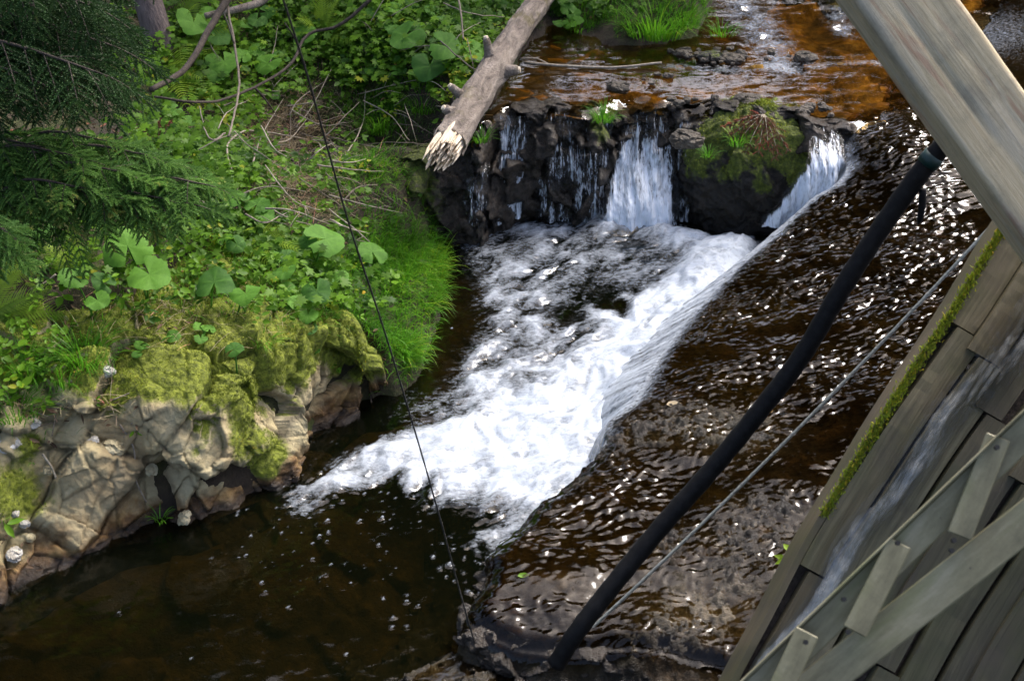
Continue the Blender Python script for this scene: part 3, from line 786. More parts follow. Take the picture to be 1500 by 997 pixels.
# upper stream bed and water
ux = axis((-1.0, 4.2, .025)); uy = axis((8.05, 12.5, .025))
UX, UY = np.meshgrid(ux, uy, indexing='ij'); UXY = np.stack([UX, UY], -1); pu = np.stack([UX, UY, 0 * UX], -1)
sU, _ = shore_sd(UXY)
lipy = np.interp(UX, LP[:, 0], LP[:, 1])
rise = .10 * sst(9.6, 10.6, UY + .3 * np.sin(UX)) + .01 * (UY - 8.3)
riff = np.clip(path_field(UXY, [(1060, -30), (1100, 15), (1130, 45), (1150, 75)], .22, .14, .95) + .8 * path_field(UXY, [(1225, 10), (1240, 30)], .1, .1, .95), 0, 1)
riff2 = np.clip(path_field(UXY, [(980, 90), (1060, 95), (1140, 90)], .06, .06, .86) + path_field(UXY, [(1190, 85), (1270, 80), (1290, 82)], .05, .05, .88), 0, 1)
up_z = .815 + rise - .05 * sst(.12, -.05, UY - lipy) + .0045 * fbm(pu, (5, 10, 1), 3, seed=120) + .0026 * fbm(pu, (15, 26, 1), 2, seed=121) + (.03 * riff + .02 * riff2 + .012 * sst(.25, .0, UY - lipy)) * fbm(pu, (9, 14, 1), 4, seed=122)
bed_z = .735 + rise + .035 * fbm(pu, 2.4, 5, seed=123) + .045 * facets(pu, (5, 6, 1), 33)[0] + .05 * riff2
Fu = grid_faces(len(ux), len(uy))
uf = np.clip(.36 * riff + .35 * riff * fbm(pu, (8, 16, 1), 4, seed=124) + .28 * riff2 + .0, 0, 1)
nzone = (UY - lipy)
xl = float(at_z(np.array(690), np.array(165), .83)[0])
xok = ((UX > xl) | (UY > 8.9)).ravel()[Fu].all(1)
kp = (nzone.ravel()[Fu].min(1) > -.02) & xok & (sU.ravel()[Fu].min(1) < .12)
V, F, A = sub_mesh(np.stack([UX, UY, bed_z], -1).reshape(-1, 3), Fu, kp, {})
add("upper_stream_bed", new_mesh("upper_stream_bed", V, F, A, True, M['bedup']), kind='structure')
kp = (nzone.ravel()[Fu].min(1) > -.04) & (sU.ravel()[Fu].min(1) < .15) & xok
V, F, A = sub_mesh(np.stack([UX, UY, up_z], -1).reshape(-1, 3), Fu, kp, dict(foam=uf.ravel()))
add("upper_stream_water", new_mesh("upper_stream_water", V, F, A, True, M['upper']), kind='structure')

# falling water curtains: (left edge px, right edge px) rows with a height each
def ledge_y(x, z):
    """front of the ledge at x, z"""
    i = np.clip(np.searchsorted(LP[:, 0], x), 0, 299)
    return LP[i, 1]
def curtain(name, rows, dens, bulge=.03, nj=60, ni=110, off=.05):
    R = spline(np.array(rows, float), ni)           # uL, uR, v, z, y offset in front of lip
    A = at_z(R[:, 0], R[:, 2], R[:, 3]); B = at_z(R[:, 1], R[:, 2], R[:, 3])
    t_ = np.linspace(0, 1, nj)[None, :, None]
    P = A[:, None] * (1 - t_) + B[:, None] * t_
    dd = np.concatenate([[0], np.cumsum(np.linalg.norm(np.diff((A + B) / 2, axis=0), axis=1))])
    n_ = fbm(np.stack([P[..., 0], P[..., 2] * .25, 0 * P[..., 0]], -1), 16, 4, seed=len(name) + int(rows[0][0]))
    ki = np.clip(np.searchsorted(LP[:, 0], P[..., 0]), 0, 299)
    P[..., 1] = np.minimum(P[..., 1], LP[ki, 1] + np.interp(P[..., 2] - LP[ki, 2], prof[::-1, 1], prof[::-1, 0]) - .03) if name != 'chute' else P[..., 1]
    P[..., 1] -= bulge * np.sin(math.pi * t_[..., 0]) + .045 * n_
    ed = sst(0, .16, t_[..., 0]) * sst(1, .84, t_[..., 0])
    de_ = np.interp(np.linspace(0, 1, ni), np.linspace(0, 1, len(dens)), dens)[:, None] * ed
    add(name, new_mesh(name, P.reshape(-1, 3), grid_faces(ni, nj), dict(dens=de_.ravel(), across=P[..., 0].ravel(), down=(dd[:, None] + 0 * P[..., 0]).ravel()), True, M['fall']), kind='structure')
curtain("waterfall", [(925, 985, 158, .80), (915, 988, 180, .70), (900, 990, 215, .56), (888, 992, 255, .42), (880, 995, 300, .27), (872, 998, 338, .12)], [.12, .3, .62, .85, .95, 1.], .06)
curtain("side_fall", [(728, 775, 168, .81), (728, 775, 200, .68), (727, 772, 250, .46), (724, 768, 310, .16)], [.25, .5, .6, .62], .02, 36)
curtain("side_fall", [(815, 868, 165, .81), (820, 872, 210, .62), (835, 878, 270, .36), (838, 880, 320, .13)], [.15, .34, .40, .42], .02, 36)
curtain("side_fall", [(988, 1012, 165, .80), (990, 1014, 200, .66), (992, 1012, 250, .44), (994, 1010, 325, .14)], [.1, .25, .34, .4], .02, 26)
curtain("side_fall", [(872, 900, 165, .79), (868, 896, 200, .64), (866, 890, 260, .40), (866, 886, 325, .13)], [.15, .34, .42, .5], .02, 26)
curtain("side_fall", [(680, 720, 215, .68), (680, 718, 260, .45), (680, 716, 312, .14)], [.1, .33, .3], .02, 30)
curtain("side_fall", [(770, 825, 165, .80), (775, 830, 210, .62), (782, 836, 270, .36), (785, 838, 318, .13)], [.1, .25, .30, .34], .02, 36)
curtain("chute", [(1188, 1232, 180, .80), (1185, 1236, 215, .74), (1178, 1240, 245, .66), (1150, 1225, 280, .52), (1110, 1180, 330, .28)], [.3, .55, .8, .95, .95], .03, 40)

# ------------------------------------------------------------------ boulders and stones
def rock_mesh(name, r, seed, mat, sc=3., amp=.25, n=40, mossf=None, smooth=False, round_=2.6):
    th = np.linspace(0, math.pi, n); ph = np.linspace(0, 2 * math.pi, 2 * n, endpoint=False)
    T, Ph = np.meshgrid(th, ph, indexing='ij')
    D_ = np.stack([np.sin(T) * np.cos(Ph), np.sin(T) * np.sin(Ph), np.cos(T)], -1)
    k = (np.abs(D_) ** round_).sum(-1) ** (-1 / round_)
    B = D_ * k[..., None]
    a_, c_ = facets(B * 1. + seed, sc, seed); n_ = fbm(B + seed, 3, 4, seed=seed)
    R_ = B * (1 + (.05 * fbm(B + seed, 8, 4, .6, seed=seed + 1) if smooth else 0) + amp * a_ * .55 + amp * .25 * n_ - amp * .1 * c_)[..., None] * np.array(r)
    m_ = 2 * n
    i = np.arange(n - 1)[:, None] * m_ + np.arange(m_)[None]; j = np.arange(n - 1)[:, None] * m_ + (np.arange(m_)[None] + 1) % m_
    F = np.stack([i.ravel(), (i + m_).ravel(), (j + m_).ravel(), j.ravel()], 1)
    at_ = {}
    if mossf is not None: at_['moss'] = mossf(R_ / np.array(r)).ravel()
    return new_mesh(name, R_.reshape(-1, 3), F, at_, smooth, mat)
bc = at_z(np.array(1105), np.array(272), .36) + np.array([0, .16, 0])
bm_ = rock_mesh("mossy_boulder", (.46, .40, .47), 3, M['boulder'], 1.6, .15, 110, lambda q: np.clip(sst(-.1, .6, q[..., 2] + .35 * fbm(q, 3, 4, seed=5)) * (.7 + .4 * sst(-.2, .6, q[..., 0])), 0, 1), True)
boulder = add("mossy_boulder", bm_, loc=bc, label="dark boulder topped with green moss between the main fall and the side cascade", cat="boulder")
for (u, v, r, lab) in ((1005, 205, .09, "wet brown stone against the left flank of the mossy boulder"), (1095, 148, .08, "dark stone at the back of the dead brown spray"), 
                       (905, 128, .07, "small black stone behind the grass tuft on the ledge"), (1040, 85, .08, "mossy stone of the gravel bar, nearest the middle"), (1075, 88, .07, "grey stone at the right end of the gravel bar"), (1000, 78, .06, "dark stone at the left end of the gravel bar"), 
                       (1180, 85, .08, "dark stone in the riffle beyond the gravel bar"), (1240, 18, .22, "mossy rock beside the small cascade at the top edge"), (1170, 5, .20, "dark mossy rock right of the uppermost cascade")):
    c = at_z(np.array(u), np.array(v), .83)
    add("stone", rock_mesh("stone", (r * 1.0, r * .75, r * .5), int(u), M['barstone'] if v > 20 and u != 1040 else M['boulder'], 1.1, .42, 26, lambda q: np.clip(.5 * sst(-.1, .8, q[..., 2]) * (1 if u in (1040, 1240, 1170) else .25), 0, 1), False), loc=c, label=lab, cat="stone")
gv = []
rg = np.random.default_rng(8)
for (uc, vc, su, sv, nn) in ((1060, 82, 45, 6, 24), (1200, 160, 20, 5, 9), (970, 110, 20, 5, 5), (1010, 146, 25, 4, 6)):
    for k in range(nn):
        c = at_z(np.array(rg.normal(uc, su)), np.array(rg.normal(vc, sv)), .835); r_s = rg.uniform(.012, .034)
        q = rock_mesh("pebble", (r_s * rg.uniform(.8, 1.5), r_s, r_s * .7), int(rg.integers(999)), None, 1.7, .5, 7, None)
        co = np.zeros(len(q.vertices) * 3, np.float32); q.vertices.foreach_get('co', co); fi = np.zeros(len(q.loops), np.int32); q.loops.foreach_get('vertex_index', fi)
        gv.append((co.reshape(-1, 3) + c, fi.reshape(-1, 4))); bpy.data.meshes.remove(q)
V, F = join(gv)
add("gravel", new_mesh("gravel", V, F, dict(moss=.3 * np.ones(len(V))), False, M['barstone']), kind='stuff')
fi_ = np.linspace(13.2, 20.6, 420)
fe = np.stack([np.interp(fi_, EL[:, 5], EL[:, k]) for k in range(3)], 1)
ft = np.gradient(fe[:, :2], axis=0); kf = np.exp(-(np.arange(-40, 41) / 18.) ** 2); kf /= kf.sum()
ft = np.stack([np.convolve(np.pad(ft[:, k], 40, 'edge'), kf, 'valid') for k in (0, 1)], 1)
fnm = np.stack([ft[:, 1], -ft[:, 0]], 1); fnm /= np.linalg.norm(fnm, axis=1)[:, None]
if inside((fe[:, :2] + .05 * fnm), EPOLY).mean() > .5: fnm = -fnm
qf_ = np.linspace(0, 1, 60)
outw = -.05 + .085 * sst(0, .25, qf_) - .05 * sst(.3, 1, qf_)
FP = np.zeros((420, 60, 3))
FP[..., :2] = fe[:, None, :2] + fnm[:, None] * outw[None, :, None]
FP[..., 2] = fe[:, 2][:, None] * (1 - qf_) - .12 * qf_ - .012
fa_, fc_ = facets(FP, (8, 8, 9), 44); fb_, _ = facets(FP, (19, 19, 22), 45)
am = (.045 * fa_ + .018 * fb_ + .016 * fbm(FP, 16, 4, seed=46) - .015 * fc_) * sst(0, .12, qf_)[None] * (sst(0, 40, np.arange(420)) * sst(419, 330, np.arange(420)))[:, None]
FP[..., :2] += fnm[:, None] * am[..., None]; FP[..., 2] += .5 * am
FP[330:, :, 2] -= .12 * sst(330, 419, np.arange(330, 420))[:, None]
add("front_face", new_mesh("front_face", FP.reshape(-1, 3), grid_faces(420, 60), dict(moss=np.zeros(420 * 60)), True, M['ledge']), parent=slab_o, label="black broken front face of the slab")
STONES = [(8, 655, .075, 'w', "flat white stone at the left edge of the outcrop"), (48, 620, .045, 'w', "white pebble cluster stone under the low grass at left"), (20, 650, .05, 'w', "small pale stone beside the flat white one"),
    (136, 648, .035, 'w', "white chip lodged in the rock above the yellowish block"), (227, 556, .03, 'w', "white triangular chip on the moss of the outcrop"), (156, 545, .05, 'w', "rounded pale stone at the base of the long grass"),
    (163, 660, .075, 'y', "angular mossy yellow block wedged in the outcrop"), (136, 722, .06, 'y', "long yellowish stone in the outcrop face"), (20, 752, .035, 'w', "white pebble on the lower moss at far left"), (36, 768, .03, 'w', "white pebble below its neighbour on the lower moss"),
    (110, 700, .03, 'y', "small tan stone left of the long yellowish one"), (270, 760, .045, 'y', "rusty grey stone at the waterline by the notch"), (70, 690, .03, 'y', "tan stone in the bare left face"), (222, 690, .04, 'y', "square tan stone under the grey rock face"), (20, 815, .05, 'w', "pale stone just above the water at far left"),
    (338, 470, .03, 'w', "grey pebble among butterbur at the back of the moss"), (358, 228, .03, 'w', "white flake lying among the dead twigs"), (45, 788, .03, 'y', "buff pebble under the white pebbles"), (104, 760, .035, 'y', "buff stone low on the left face")]
for (u, v, r, k, lab) in STONES:
    c = hit(u, v)[0]
    o = add("stone", rock_mesh("stone", (r * .8, r * .64, r * .5), int(u + v), M['stone' if k == 'w' else 'ystone'], 1.1, .4, 18, None, False), loc=c + np.array([0, 0, r * .15]), label=lab, cat="stone")
    o.rotation_euler = (random.uniform(-.5, .5), random.uniform(-.5, .5), random.uniform(0, 6))

# ------------------------------------------------------------------ fallen log
la = at_z(np.array(655), np.array(215), .92); lb = at_z(np.array(808), np.array(-20), 1.12)
la2 = la + (la - lb) / np.linalg.norm(lb - la) * .02
axis_ = (lb - la2); LL = np.linalg.norm(axis_); axis_ /= LL
logE = thing("fallen_log", la2, "grey fallen log with a pale freshly snapped end, lying out over the ledge", "log")
ex = np.cross(axis_, [0, 0, 1]); ex /= np.linalg.norm(ex); ez = np.cross(ex, axis_)
RM = np.column_stack([ez, ex, axis_])
logE.rotation_euler = Matrix([list(map(float, r)) for r in RM]).to_euler()
nL, nA = 160, 48
zz = np.linspace(.0, LL + .9, nL); aa = np.arange(nA) * 2 * math.pi / nA
Z_, A_ = np.meshgrid(zz, aa, indexing='ij')
base = np.stack([np.cos(A_), np.sin(A_), Z_ * 2], -1)
r_ = .096 - .008 * Z_ + .010 * fbm(base, 1.4, 3, seed=5) + .012 * fbm(base, (4, 4, 1.5), 5, .6, seed=6) + .02 * np.exp(-((Z_ - 1.0) / .12) ** 2) * np.clip(np.cos(A_ - 1.2), 0, 1)
rag = .05 + .06 * perlin(np.stack([np.cos(A_) * 2, np.sin(A_) * 2, 0 * A_], -1), 9)
Zr = Z_ + rag * np.exp(-Z_ / .1)
bend = .05 * np.sin(Z_ * 1.2)
LVv = np.stack([r_ * np.cos(A_) + bend, r_ * np.sin(A_), Zr], -1)
i = np.arange(nL - 1)[:, None] * nA + np.arange(nA)[None]; j = np.arange(nL - 1)[:, None] * nA + (np.arange(nA)[None] + 1) % nA
add("bark", new_mesh("bark", LVv.reshape(-1, 3), np.stack([i.ravel(), j.ravel(), (j + nA).ravel(), (i + nA).ravel()], 1), None, True, M['bark']), parent=logE)
# snapped end: a splintered tongue of bare wood, slanting
parts = []
for k in range(95):
    a = random.uniform(0, 2 * math.pi); rr = .088 * math.sqrt(random.random())
    x, y = rr * math.cos(a), rr * math.sin(a)
    ln = .02 + .17 * max(0, .5 - y / .18) * random.uniform(.5, 1.15) + .03 * random.random()
    wv = random.uniform(.005, .013)
    Vb, Fb = tube(np.array([[x, y, .16], [x, y, .04], [x * .98, y * .98, -ln * .75], [x * .96, y * .96, -ln]]), [wv, wv, wv * .7, wv * .1], 5)
    parts.append((Vb, Fb))
th = np.linspace(0, 2 * math.pi, 30, endpoint=False)
rad = np.linspace(0, .09, 7)
Vd = np.array([[r * math.cos(a), r * math.sin(a), .05 + .05 * r * math.sin(a) / .12 + random.uniform(-.01, .01)] for r in rad for a in th])
Fd = np.array([[k * 30 + q, k * 30 + (q + 1) % 30, (k + 1) * 30 + (q + 1) % 30, (k + 1) * 30 + q] for k in range(6) for q in range(30)])
parts.append((Vd, Fd[:, ::-1]))
V, F = join(parts)
add("broken_end", new_mesh("broken_end", V, F, None, False, M['splinter']), parent=logE, label="pale splintered end")
for (zc, dw, ln, r0) in ((.52, (-.75, -.1, .65), .07, .026), (1.02, (-.25, -.1, 1.), .10, .026), (.98, (.9, -.2, .1), .07, .035), (.30, (-.6, -.3, .5), .04, .03)):
    d = RM.T @ unit_v(dw); d[2] += .15
    a = math.atan2(d[1], d[0])
    st = np.array([.07 * math.cos(a) + .05 * math.sin(zc * 1.2), .07 * math.sin(a), zc])
    V, F = tube(spline(np.array([st, st + d * (.03 + ln * .5), st + d * (.03 + ln)]), 6), [r0 * 1.7, r0 * 1.25, r0, r0 * .95, r0 * .9, r0 * .7], 10)
    sb = add("branch_stub", new_mesh("branch_stub", V, F, None, True, M['bark']), parent=logE)
    e = st + d * (.03 + ln)
    V, F = tube(np.array([e - d * .004, e + d * .012]), [r0 * .66, r0 * .5], 8)
    add("snapped_tip", new_mesh("snapped_tip", V, F, None, False, M['splinter']), parent=sb)

# ------------------------------------------------------------------ timber beam, hose, rope, cable
def orient(name, A, B, up_hint):
    pass
def frame(A, B, toward):
    """matrix with x along A->B and z towards the given direction"""
    x = (B - A) / np.linalg.norm(B - A); z = toward - x * (toward @ x); z /= np.linalg.norm(z); y = np.cross(z, x)
    m = Matrix(((x[0], y[0], z[0], 0), (x[1], y[1], z[1], 0), (x[2], y[2], z[2], 0), (0, 0, 0, 1)))
    return m
bA = at_d(np.array(905), np.array(-570), 4.2); bB = at_d(np.array(2145), np.array(1165), 4.2)
bl = float(np.linalg.norm(bB - bA))
beam = thing("timber_beam", (bA + bB) / 2, "thick weathered grey-brown timber beam slanting down across the upper right corner", "beam")
tw = C0 - (bA + bB) / 2; tw = tw / np.linalg.norm(tw)
rgt = np.array([1., 0, 0])
beam.matrix_world = Matrix.Translation(Vector((bA + bB) / 2)) @ frame(bA, bB, tw + .28 * np.array([.82, 0, .55]))
nl, nw = 220, 0
def beam_mesh():
    w_, d_ = .245, .20
    ring = []
    bev = .018
    for cx, cy, a0 in ((w_ / 2 - bev, d_ / 2 - bev, 0), (-w_ / 2 + bev, d_ / 2 - bev, 90), (-w_ / 2 + bev, -d_ / 2 + bev, 180), (w_ / 2 - bev, -d_ / 2 + bev, 270)):
        for k in range(4):
            a = math.radians(a0 + k * 30); ring.append((cx + bev * math.cos(a), cy + bev * math.sin(a)))
    R0 = np.array(ring); rs = []
    for k in range(len(R0)):
        a, b = R0[k], R0[(k + 1) % len(R0)]
        m = max(1, int(np.linalg.norm(b - a) / .012))
        for q in range(m): rs.append(a + (b - a) * q / m)
    R0 = np.array(rs); n = len(R0)
    xs_ = np.linspace(-bl / 2, bl / 2, 400)
    V = np.zeros((400, n, 3)); V[..., 0] = xs_[:, None]; V[..., 1] = R0[None, :, 0]; V[..., 2] = R0[None, :, 1]
    g = fbm(V * np.array([.6, 26, 26]), 1., 4, seed=3)
    k = 1 + .012 * fbm(V, 3, 3, seed=4)
    V[..., 1] *= k; V[..., 2] *= k
    V[..., 2] += .0022 * g * np.sign(V[..., 2]); V[..., 1] += .0022 * g * np.sign(V[..., 1])
    # drying checks
    for (x0, y0, ln, dp) in ((.25, .02, .35, .02), (-.5, -.03, .3, .012), (.75, .05, .4, .015), (-1.0, .06, .3, .012)):
        m_ = np.exp(-((V[..., 1] - y0) / .006) ** 2) * np.clip(1 - ((V[..., 0] - x0) / ln) ** 2, 0, 1) * (V[..., 2] > 0)
        V[..., 2] -= dp * m_
    i = np.arange(399)[:, None] * n + np.arange(n)[None]; j = np.arange(399)[:, None] * n + (np.arange(n)[None] + 1) % n
    return new_mesh("beam_body", V.reshape(-1, 3), np.stack([i.ravel(), (i + n).ravel(), (j + n).ravel(), j.ravel()], 1), None, True, M['beam'])
add("beam_body", beam_mesh(), parent=beam)

hz = [(1480, 130, 4.75), (1420, 180, 4.85), (1365, 232, 4.95), (1300, 320, 5.05), (1235, 420, 5.12), (1175, 520, 5.2), (1110, 605, 5.27), (1040, 690, 5.33), (965, 775, 5.36), (895, 860, 5.36), (845, 925, 5.36), (815, 972, 5.42)]
HP = spline(np.array([at_d(np.array(a), np.array(b), c) for a, b, c in hz]), 110)
hose = thing("black_hose", HP[-1], "thick black rubber hose hanging in a long curve from the beam down to the slab", "hose")
def tube_part(name, P, r, mat, parent, n=16):
    o_ = np.array(parent.location)
    V, F = tube(P - o_, r, n)
    return add(name, new_mesh(name, V, F, None, True, mat), parent=parent)
tube_part("hose_body", HP, .0355 + .0010 * np.sin(np.arange(110) * 1.7), M['hose'], hose, 20)
k0 = 14
band = tube_part("tie_band", HP[19:22], .039, M['tie'], hose, 20)
tp = HP[24]
tube_part("tie_tail", spline(np.array([tp + [.03, -.02, -.02], tp + [.035, -.03, -.09], tp + [.03, -.03, -.15]]), 8), [.014, .014, .014, .013, .013, .012, .01, .004], M['hose'], hose, 8).parent = band
ra = at_d(np.array(1480), np.array(300), 5.6); rb = at_z(np.array(868), np.array(918), .23)
RP = np.array([ra + (rb - ra) * k - np.array([0, 0, .05 * 4 * k * (1 - k)]) for k in np.linspace(0, 1, 240)])
def strands(P, r, turns, n):
    T = np.gradient(P, axis=0); T /= np.linalg.norm(T, axis=1)[:, None]
    N = np.cross(T, [0, 0, 1.]); N /= np.linalg.norm(N, axis=1)[:, None]; B = np.cross(T, N)
    a = np.linspace(0, turns * 2 * math.pi, len(P))
    return [tube(P + r * (np.cos(a + q)[:, None] * N + np.sin(a + q)[:, None] * B), r * 1.05, 5) for q in np.arange(n) * 2 * math.pi / n]
V, F = join(strands(spline(RP, 900), .0036, 110, 3))
add("wire_rope", new_mesh("wire_rope", V, F, None, True, M['rope']), label="thin grey twisted rope stretched beside the black hose", cat="rope")
CP = spline(np.array([at_d(np.array(a), np.array(b), c) for a, b, c in ((400, -50, 3.3), (415, 0, 3.4), (450, 110, 3.6), (482, 225, 3.85), (515, 340, 4.1), (560, 475, 4.4), (606, 625, 4.7), (645, 760, 4.95), (672, 860, 5.15), (695, 940, 5.3))]), 120)
V, F = tube(CP, .0030, 6)
add("thin_cable", new_mesh("thin_cable", V, F, None, True, M['cable']), label="thin dark cable hanging across the left half of the view down to the pool", cat="cable")

# ------------------------------------------------------------------ water wheel planks and metal lattice
RIM = spline(np.array([at_d(np.array(a), np.array(b), c) for a, b, c in ((1500, 285, 4.75), (1457, 350, 4.72), (1402, 442, 4.68), (1343, 532, 4.64), (1291, 612, 4.6), (1238, 700, 4.58), (1180, 795, 4.56), (1128, 895, 4.54), (1080, 985, 4.52), (1035, 1075, 4.5), (990, 1170, 4.5))]), 200)
def wheel_pt(a, b):
    """a 0..1 along the rim, b metres inwards (to the right), the boards dish away and nearer the viewer"""
    p = RIM[np.clip((np.asarray(a) * 199).astype(int), 0, 199)]
    f = np.asarray(a) * 199 - np.clip((np.asarray(a) * 199).astype(int), 0, 199)
    q = RIM[np.clip((np.asarray(a) * 199).astype(int) + 1, 0, 199)]
    p = p + (q - p) * f[..., None]
    inw = np.array([.88, -.22, -.42]); inw /= np.linalg.norm(inw)
    return p + inw * np.asarray(b)[..., None]
wheel = thing("water_wheel", RIM[150], "weathered plank drum of a water wheel with a mossy rim, lower right corner", "water wheel")
wo_ = np.array(wheel.location)
tang = RIM[-1] - RIM[0]; tang /= np.linalg.norm(tang)
inw = np.array([.88, -.22, -.42]); inw /= np.linalg.norm(inw)
wnorm = np.cross(tang, inw); wnorm /= np.linalg.norm(wnorm)
if wnorm @ (C0 - RIM[100]) < 0: wnorm = -wnorm
rowb, row = 0.02, 0
while rowb < 1.9:
    wd = random.uniform(.095, .125)
    a0 = -.05 + random.uniform(-.14, 0.)
    while a0 < 1.02:
        ln = random.uniform(.34, .55)
        a1 = a0 + ln - .003
        nn, mm = 24, 6
        A_, B_ = np.meshgrid(np.linspace(max(a0, 0), min(a1, 1), nn), np.linspace(0, 1, mm), indexing='ij')
        if a1 > .02 and max(a0, 0) < min(a1, 1):
            sk = (A_ - (a0 + a1) / 2) * .30                       # boards lie a little askew to the rim
            bb = rowb + B_ * (wd - .004) - sk * .35
            bb = np.maximum(bb, .012)
            P = wheel_pt(A_, bb)
            lift = .006 + .014 * (1 - B_) + .010 * random.random() + .012 * np.abs(A_ - (a0 + a1) / 2)          # lapped: the rim-side edge stands proud
            T_ = P + wnorm * (lift + .002 * fbm(P * np.array([3, 20, 20]), 1., 3, seed=row))[..., None]
            Bt = P - wnorm * .02
            Vp = np.concatenate([T_.reshape(-1, 3), Bt.reshape(-1, 3)]) - wo_
            Fp = grid_faces(nn, mm)
            per = np.concatenate([np.arange(mm), (np.arange(1, nn)) * mm + mm - 1, (nn - 1) * mm + np.arange(mm - 2, -1, -1), np.arange(nn - 2, 0, -1) * mm])
            o2 = nn * mm; pn = np.roll(per, -1)
            Fp = np.concatenate([Fp, np.stack([per, pn, pn + o2, per + o2], 1)])
            me = new_mesh("plank", Vp, Fp, dict(along=np.tile((A_ * 3.2 + row * 1.7).ravel(), 2), across=np.tile(bb.ravel(), 2)), False, M['plank' if row < 2 or row > 9 else 'shadeplank'])  # inner rows take the boards with painted shade
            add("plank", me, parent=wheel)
        a0 += ln
    rowb += wd; row += 1
# backing drum behind the boards and the rim board
A_, B_ = np.meshgrid(np.linspace(0, 1, 60), np.linspace(.0, 1.95, 12), indexing='ij')
P = wheel_pt(A_, B_) - wnorm * .03
add("drum_lining", new_mesh("drum_lining", P.reshape(-1, 3) - wo_, grid_faces(60, 12), None, True, M['branch']), parent=wheel)
rimP = wheel_pt(np.linspace(0, .999, 120), np.full(120, .0))
prof_r = np.array([(-.012, -.12), (-.012, .02), (.010, .02), (.010, -.12)])
Vr = np.stack([rimP + inw * a + wnorm * b for a, b in prof_r], 1)
i = np.arange(119)[:, None] * 4 + np.arange(4)[None]; j = np.arange(119)[:, None] * 4 + (np.arange(4)[None] + 1) % 4
add("rim_board", new_mesh("rim_board", Vr.reshape(-1, 3) - wo_, np.stack([i.ravel(), (i + 4).ravel(), (j + 4).ravel(), j.ravel()], 1), dict(along=np.repeat(np.linspace(0, 3.2, 120), 4), across=np.tile([0, .1, .12, .2], 120)), False, M['plank']), parent=wheel)

def leaves(C, Nn, Dr, L, W, fold=.12):
    """pointed-oval leaves: base at C, lying along Dr with normal Nn"""
    Dr = Dr - Nn * (Dr * Nn).sum(-1)[:, None]; Dr /= np.linalg.norm(Dr, axis=1)[:, None] + 1e-9
    Sd = np.cross(Nn, Dr)
    prof_ = [(0, 0, 0), (.22, .8, .0), (.6, .85, -.02), (1, 0, -.12), (.6, -.85, -.02), (.22, -.8, .0), (.45, 0, -fold)]
    V = np.stack([C + Dr * (a * L)[:, None] + Sd * (b * W * .5)[:, None] + Nn * (c * L)[:, None] for a, b, c in prof_], 1)
    k = np.arange(len(C))[:, None] * 7
    F = np.concatenate([k + np.array([[6, i_, (i_ + 1) % 6]]) for i_ in range(6)])
    return V.reshape(-1, 3), F, 7
def palmate(C, Nn, Dr, L):
    """five-lobed leaves"""
    Dr = Dr - Nn * (Dr * Nn).sum(-1)[:, None]; Dr /= np.linalg.norm(Dr, axis=1)[:, None] + 1e-9
    Sd = np.cross(Nn, Dr)
    pr = [(0, 0, .03)]
    for k, (a, r_) in enumerate(((-150, .62), (-118, .45), (-88, .85), (-60, .52), (-34, .98), (-16, .62), (0, 1.1), (16, .62), (34, .98), (60, .52), (88, .85), (118, .45), (150, .62))):
        pr.append((r_ * math.cos(math.radians(a)), r_ * math.sin(math.radians(a)), -.10 * r_ * r_ + (.05 if k % 2 else -.02)))
    V = np.stack([C + Dr * (a * L)[:, None] + Sd * (b * L)[:, None] + Nn * (c * L)[:, None] for a, b, c in pr], 1)
    m = len(pr); k = np.arange(len(C))[:, None] * m
    F = np.concatenate([k + np.array([[0, i_, i_ + 1]]) for i_ in range(1, m - 1)])
    return V.reshape(-1, 3), F, m
def unit(A): return A / (np.linalg.norm(A, axis=-1, keepdims=True) + 1e-9)
def blades(R, h, wd, lean, th0, bend, seg=4):
    n = len(R); lean = unit(np.column_stack([lean, np.zeros(n)]))
    side = np.cross(lean, [0, 0, 1.])
    P = R.copy(); rows = []
    for k in range(seg + 1):
        f = k / seg
        wv = (wd * .5 * (1 - f ** 1.7))[:, None]
        if k < seg: rows += [P - side * wv, P + side * wv]
        else: rows += [P]
        th = th0 + bend * (k + .5) / seg
        P = P + (lean * np.sin(th)[:, None] + np.array([0, 0, 1.]) * np.cos(th)[:, None]) * (h / seg)[:, None]
    V = np.stack(rows, 1); m = 2 * seg + 1
    b = np.arange(n)[:, None] * m
    q = np.concatenate([b + np.array([[2 * k, 2 * k + 1, 2 * k + 3, 2 * k + 2]]) for k in range(seg - 1)])
    tr_ = b + np.array([[2 * seg - 2, 2 * seg - 1, 2 * seg]])
    return V.reshape(-1, 3), [q, tr_], m
# moss cushion along the rim
n = 5200
a_ = rng.random(n) ** 1.0 * .56; b_ = rng.normal(0, .008, n)
R = wheel_pt(a_, b_) + wnorm * (.02) + np.random.default_rng(3).normal(0, .003, (n, 3))
V, F, m = blades(R, rng.uniform(.008, .02, n), rng.uniform(.003, .006, n), rng.normal(size=(n, 2)), rng.uniform(0, .8, n), rng.uniform(0, .8, n), 2)
add("moss_strip", new_mesh("moss_strip", V - wo_, F, dict(tone=np.repeat(rng.uniform(.55, 1., n), m)), True, M['mosstuft']), parent=wheel, label="bright yellow-green moss along the rim", kind='stuff')
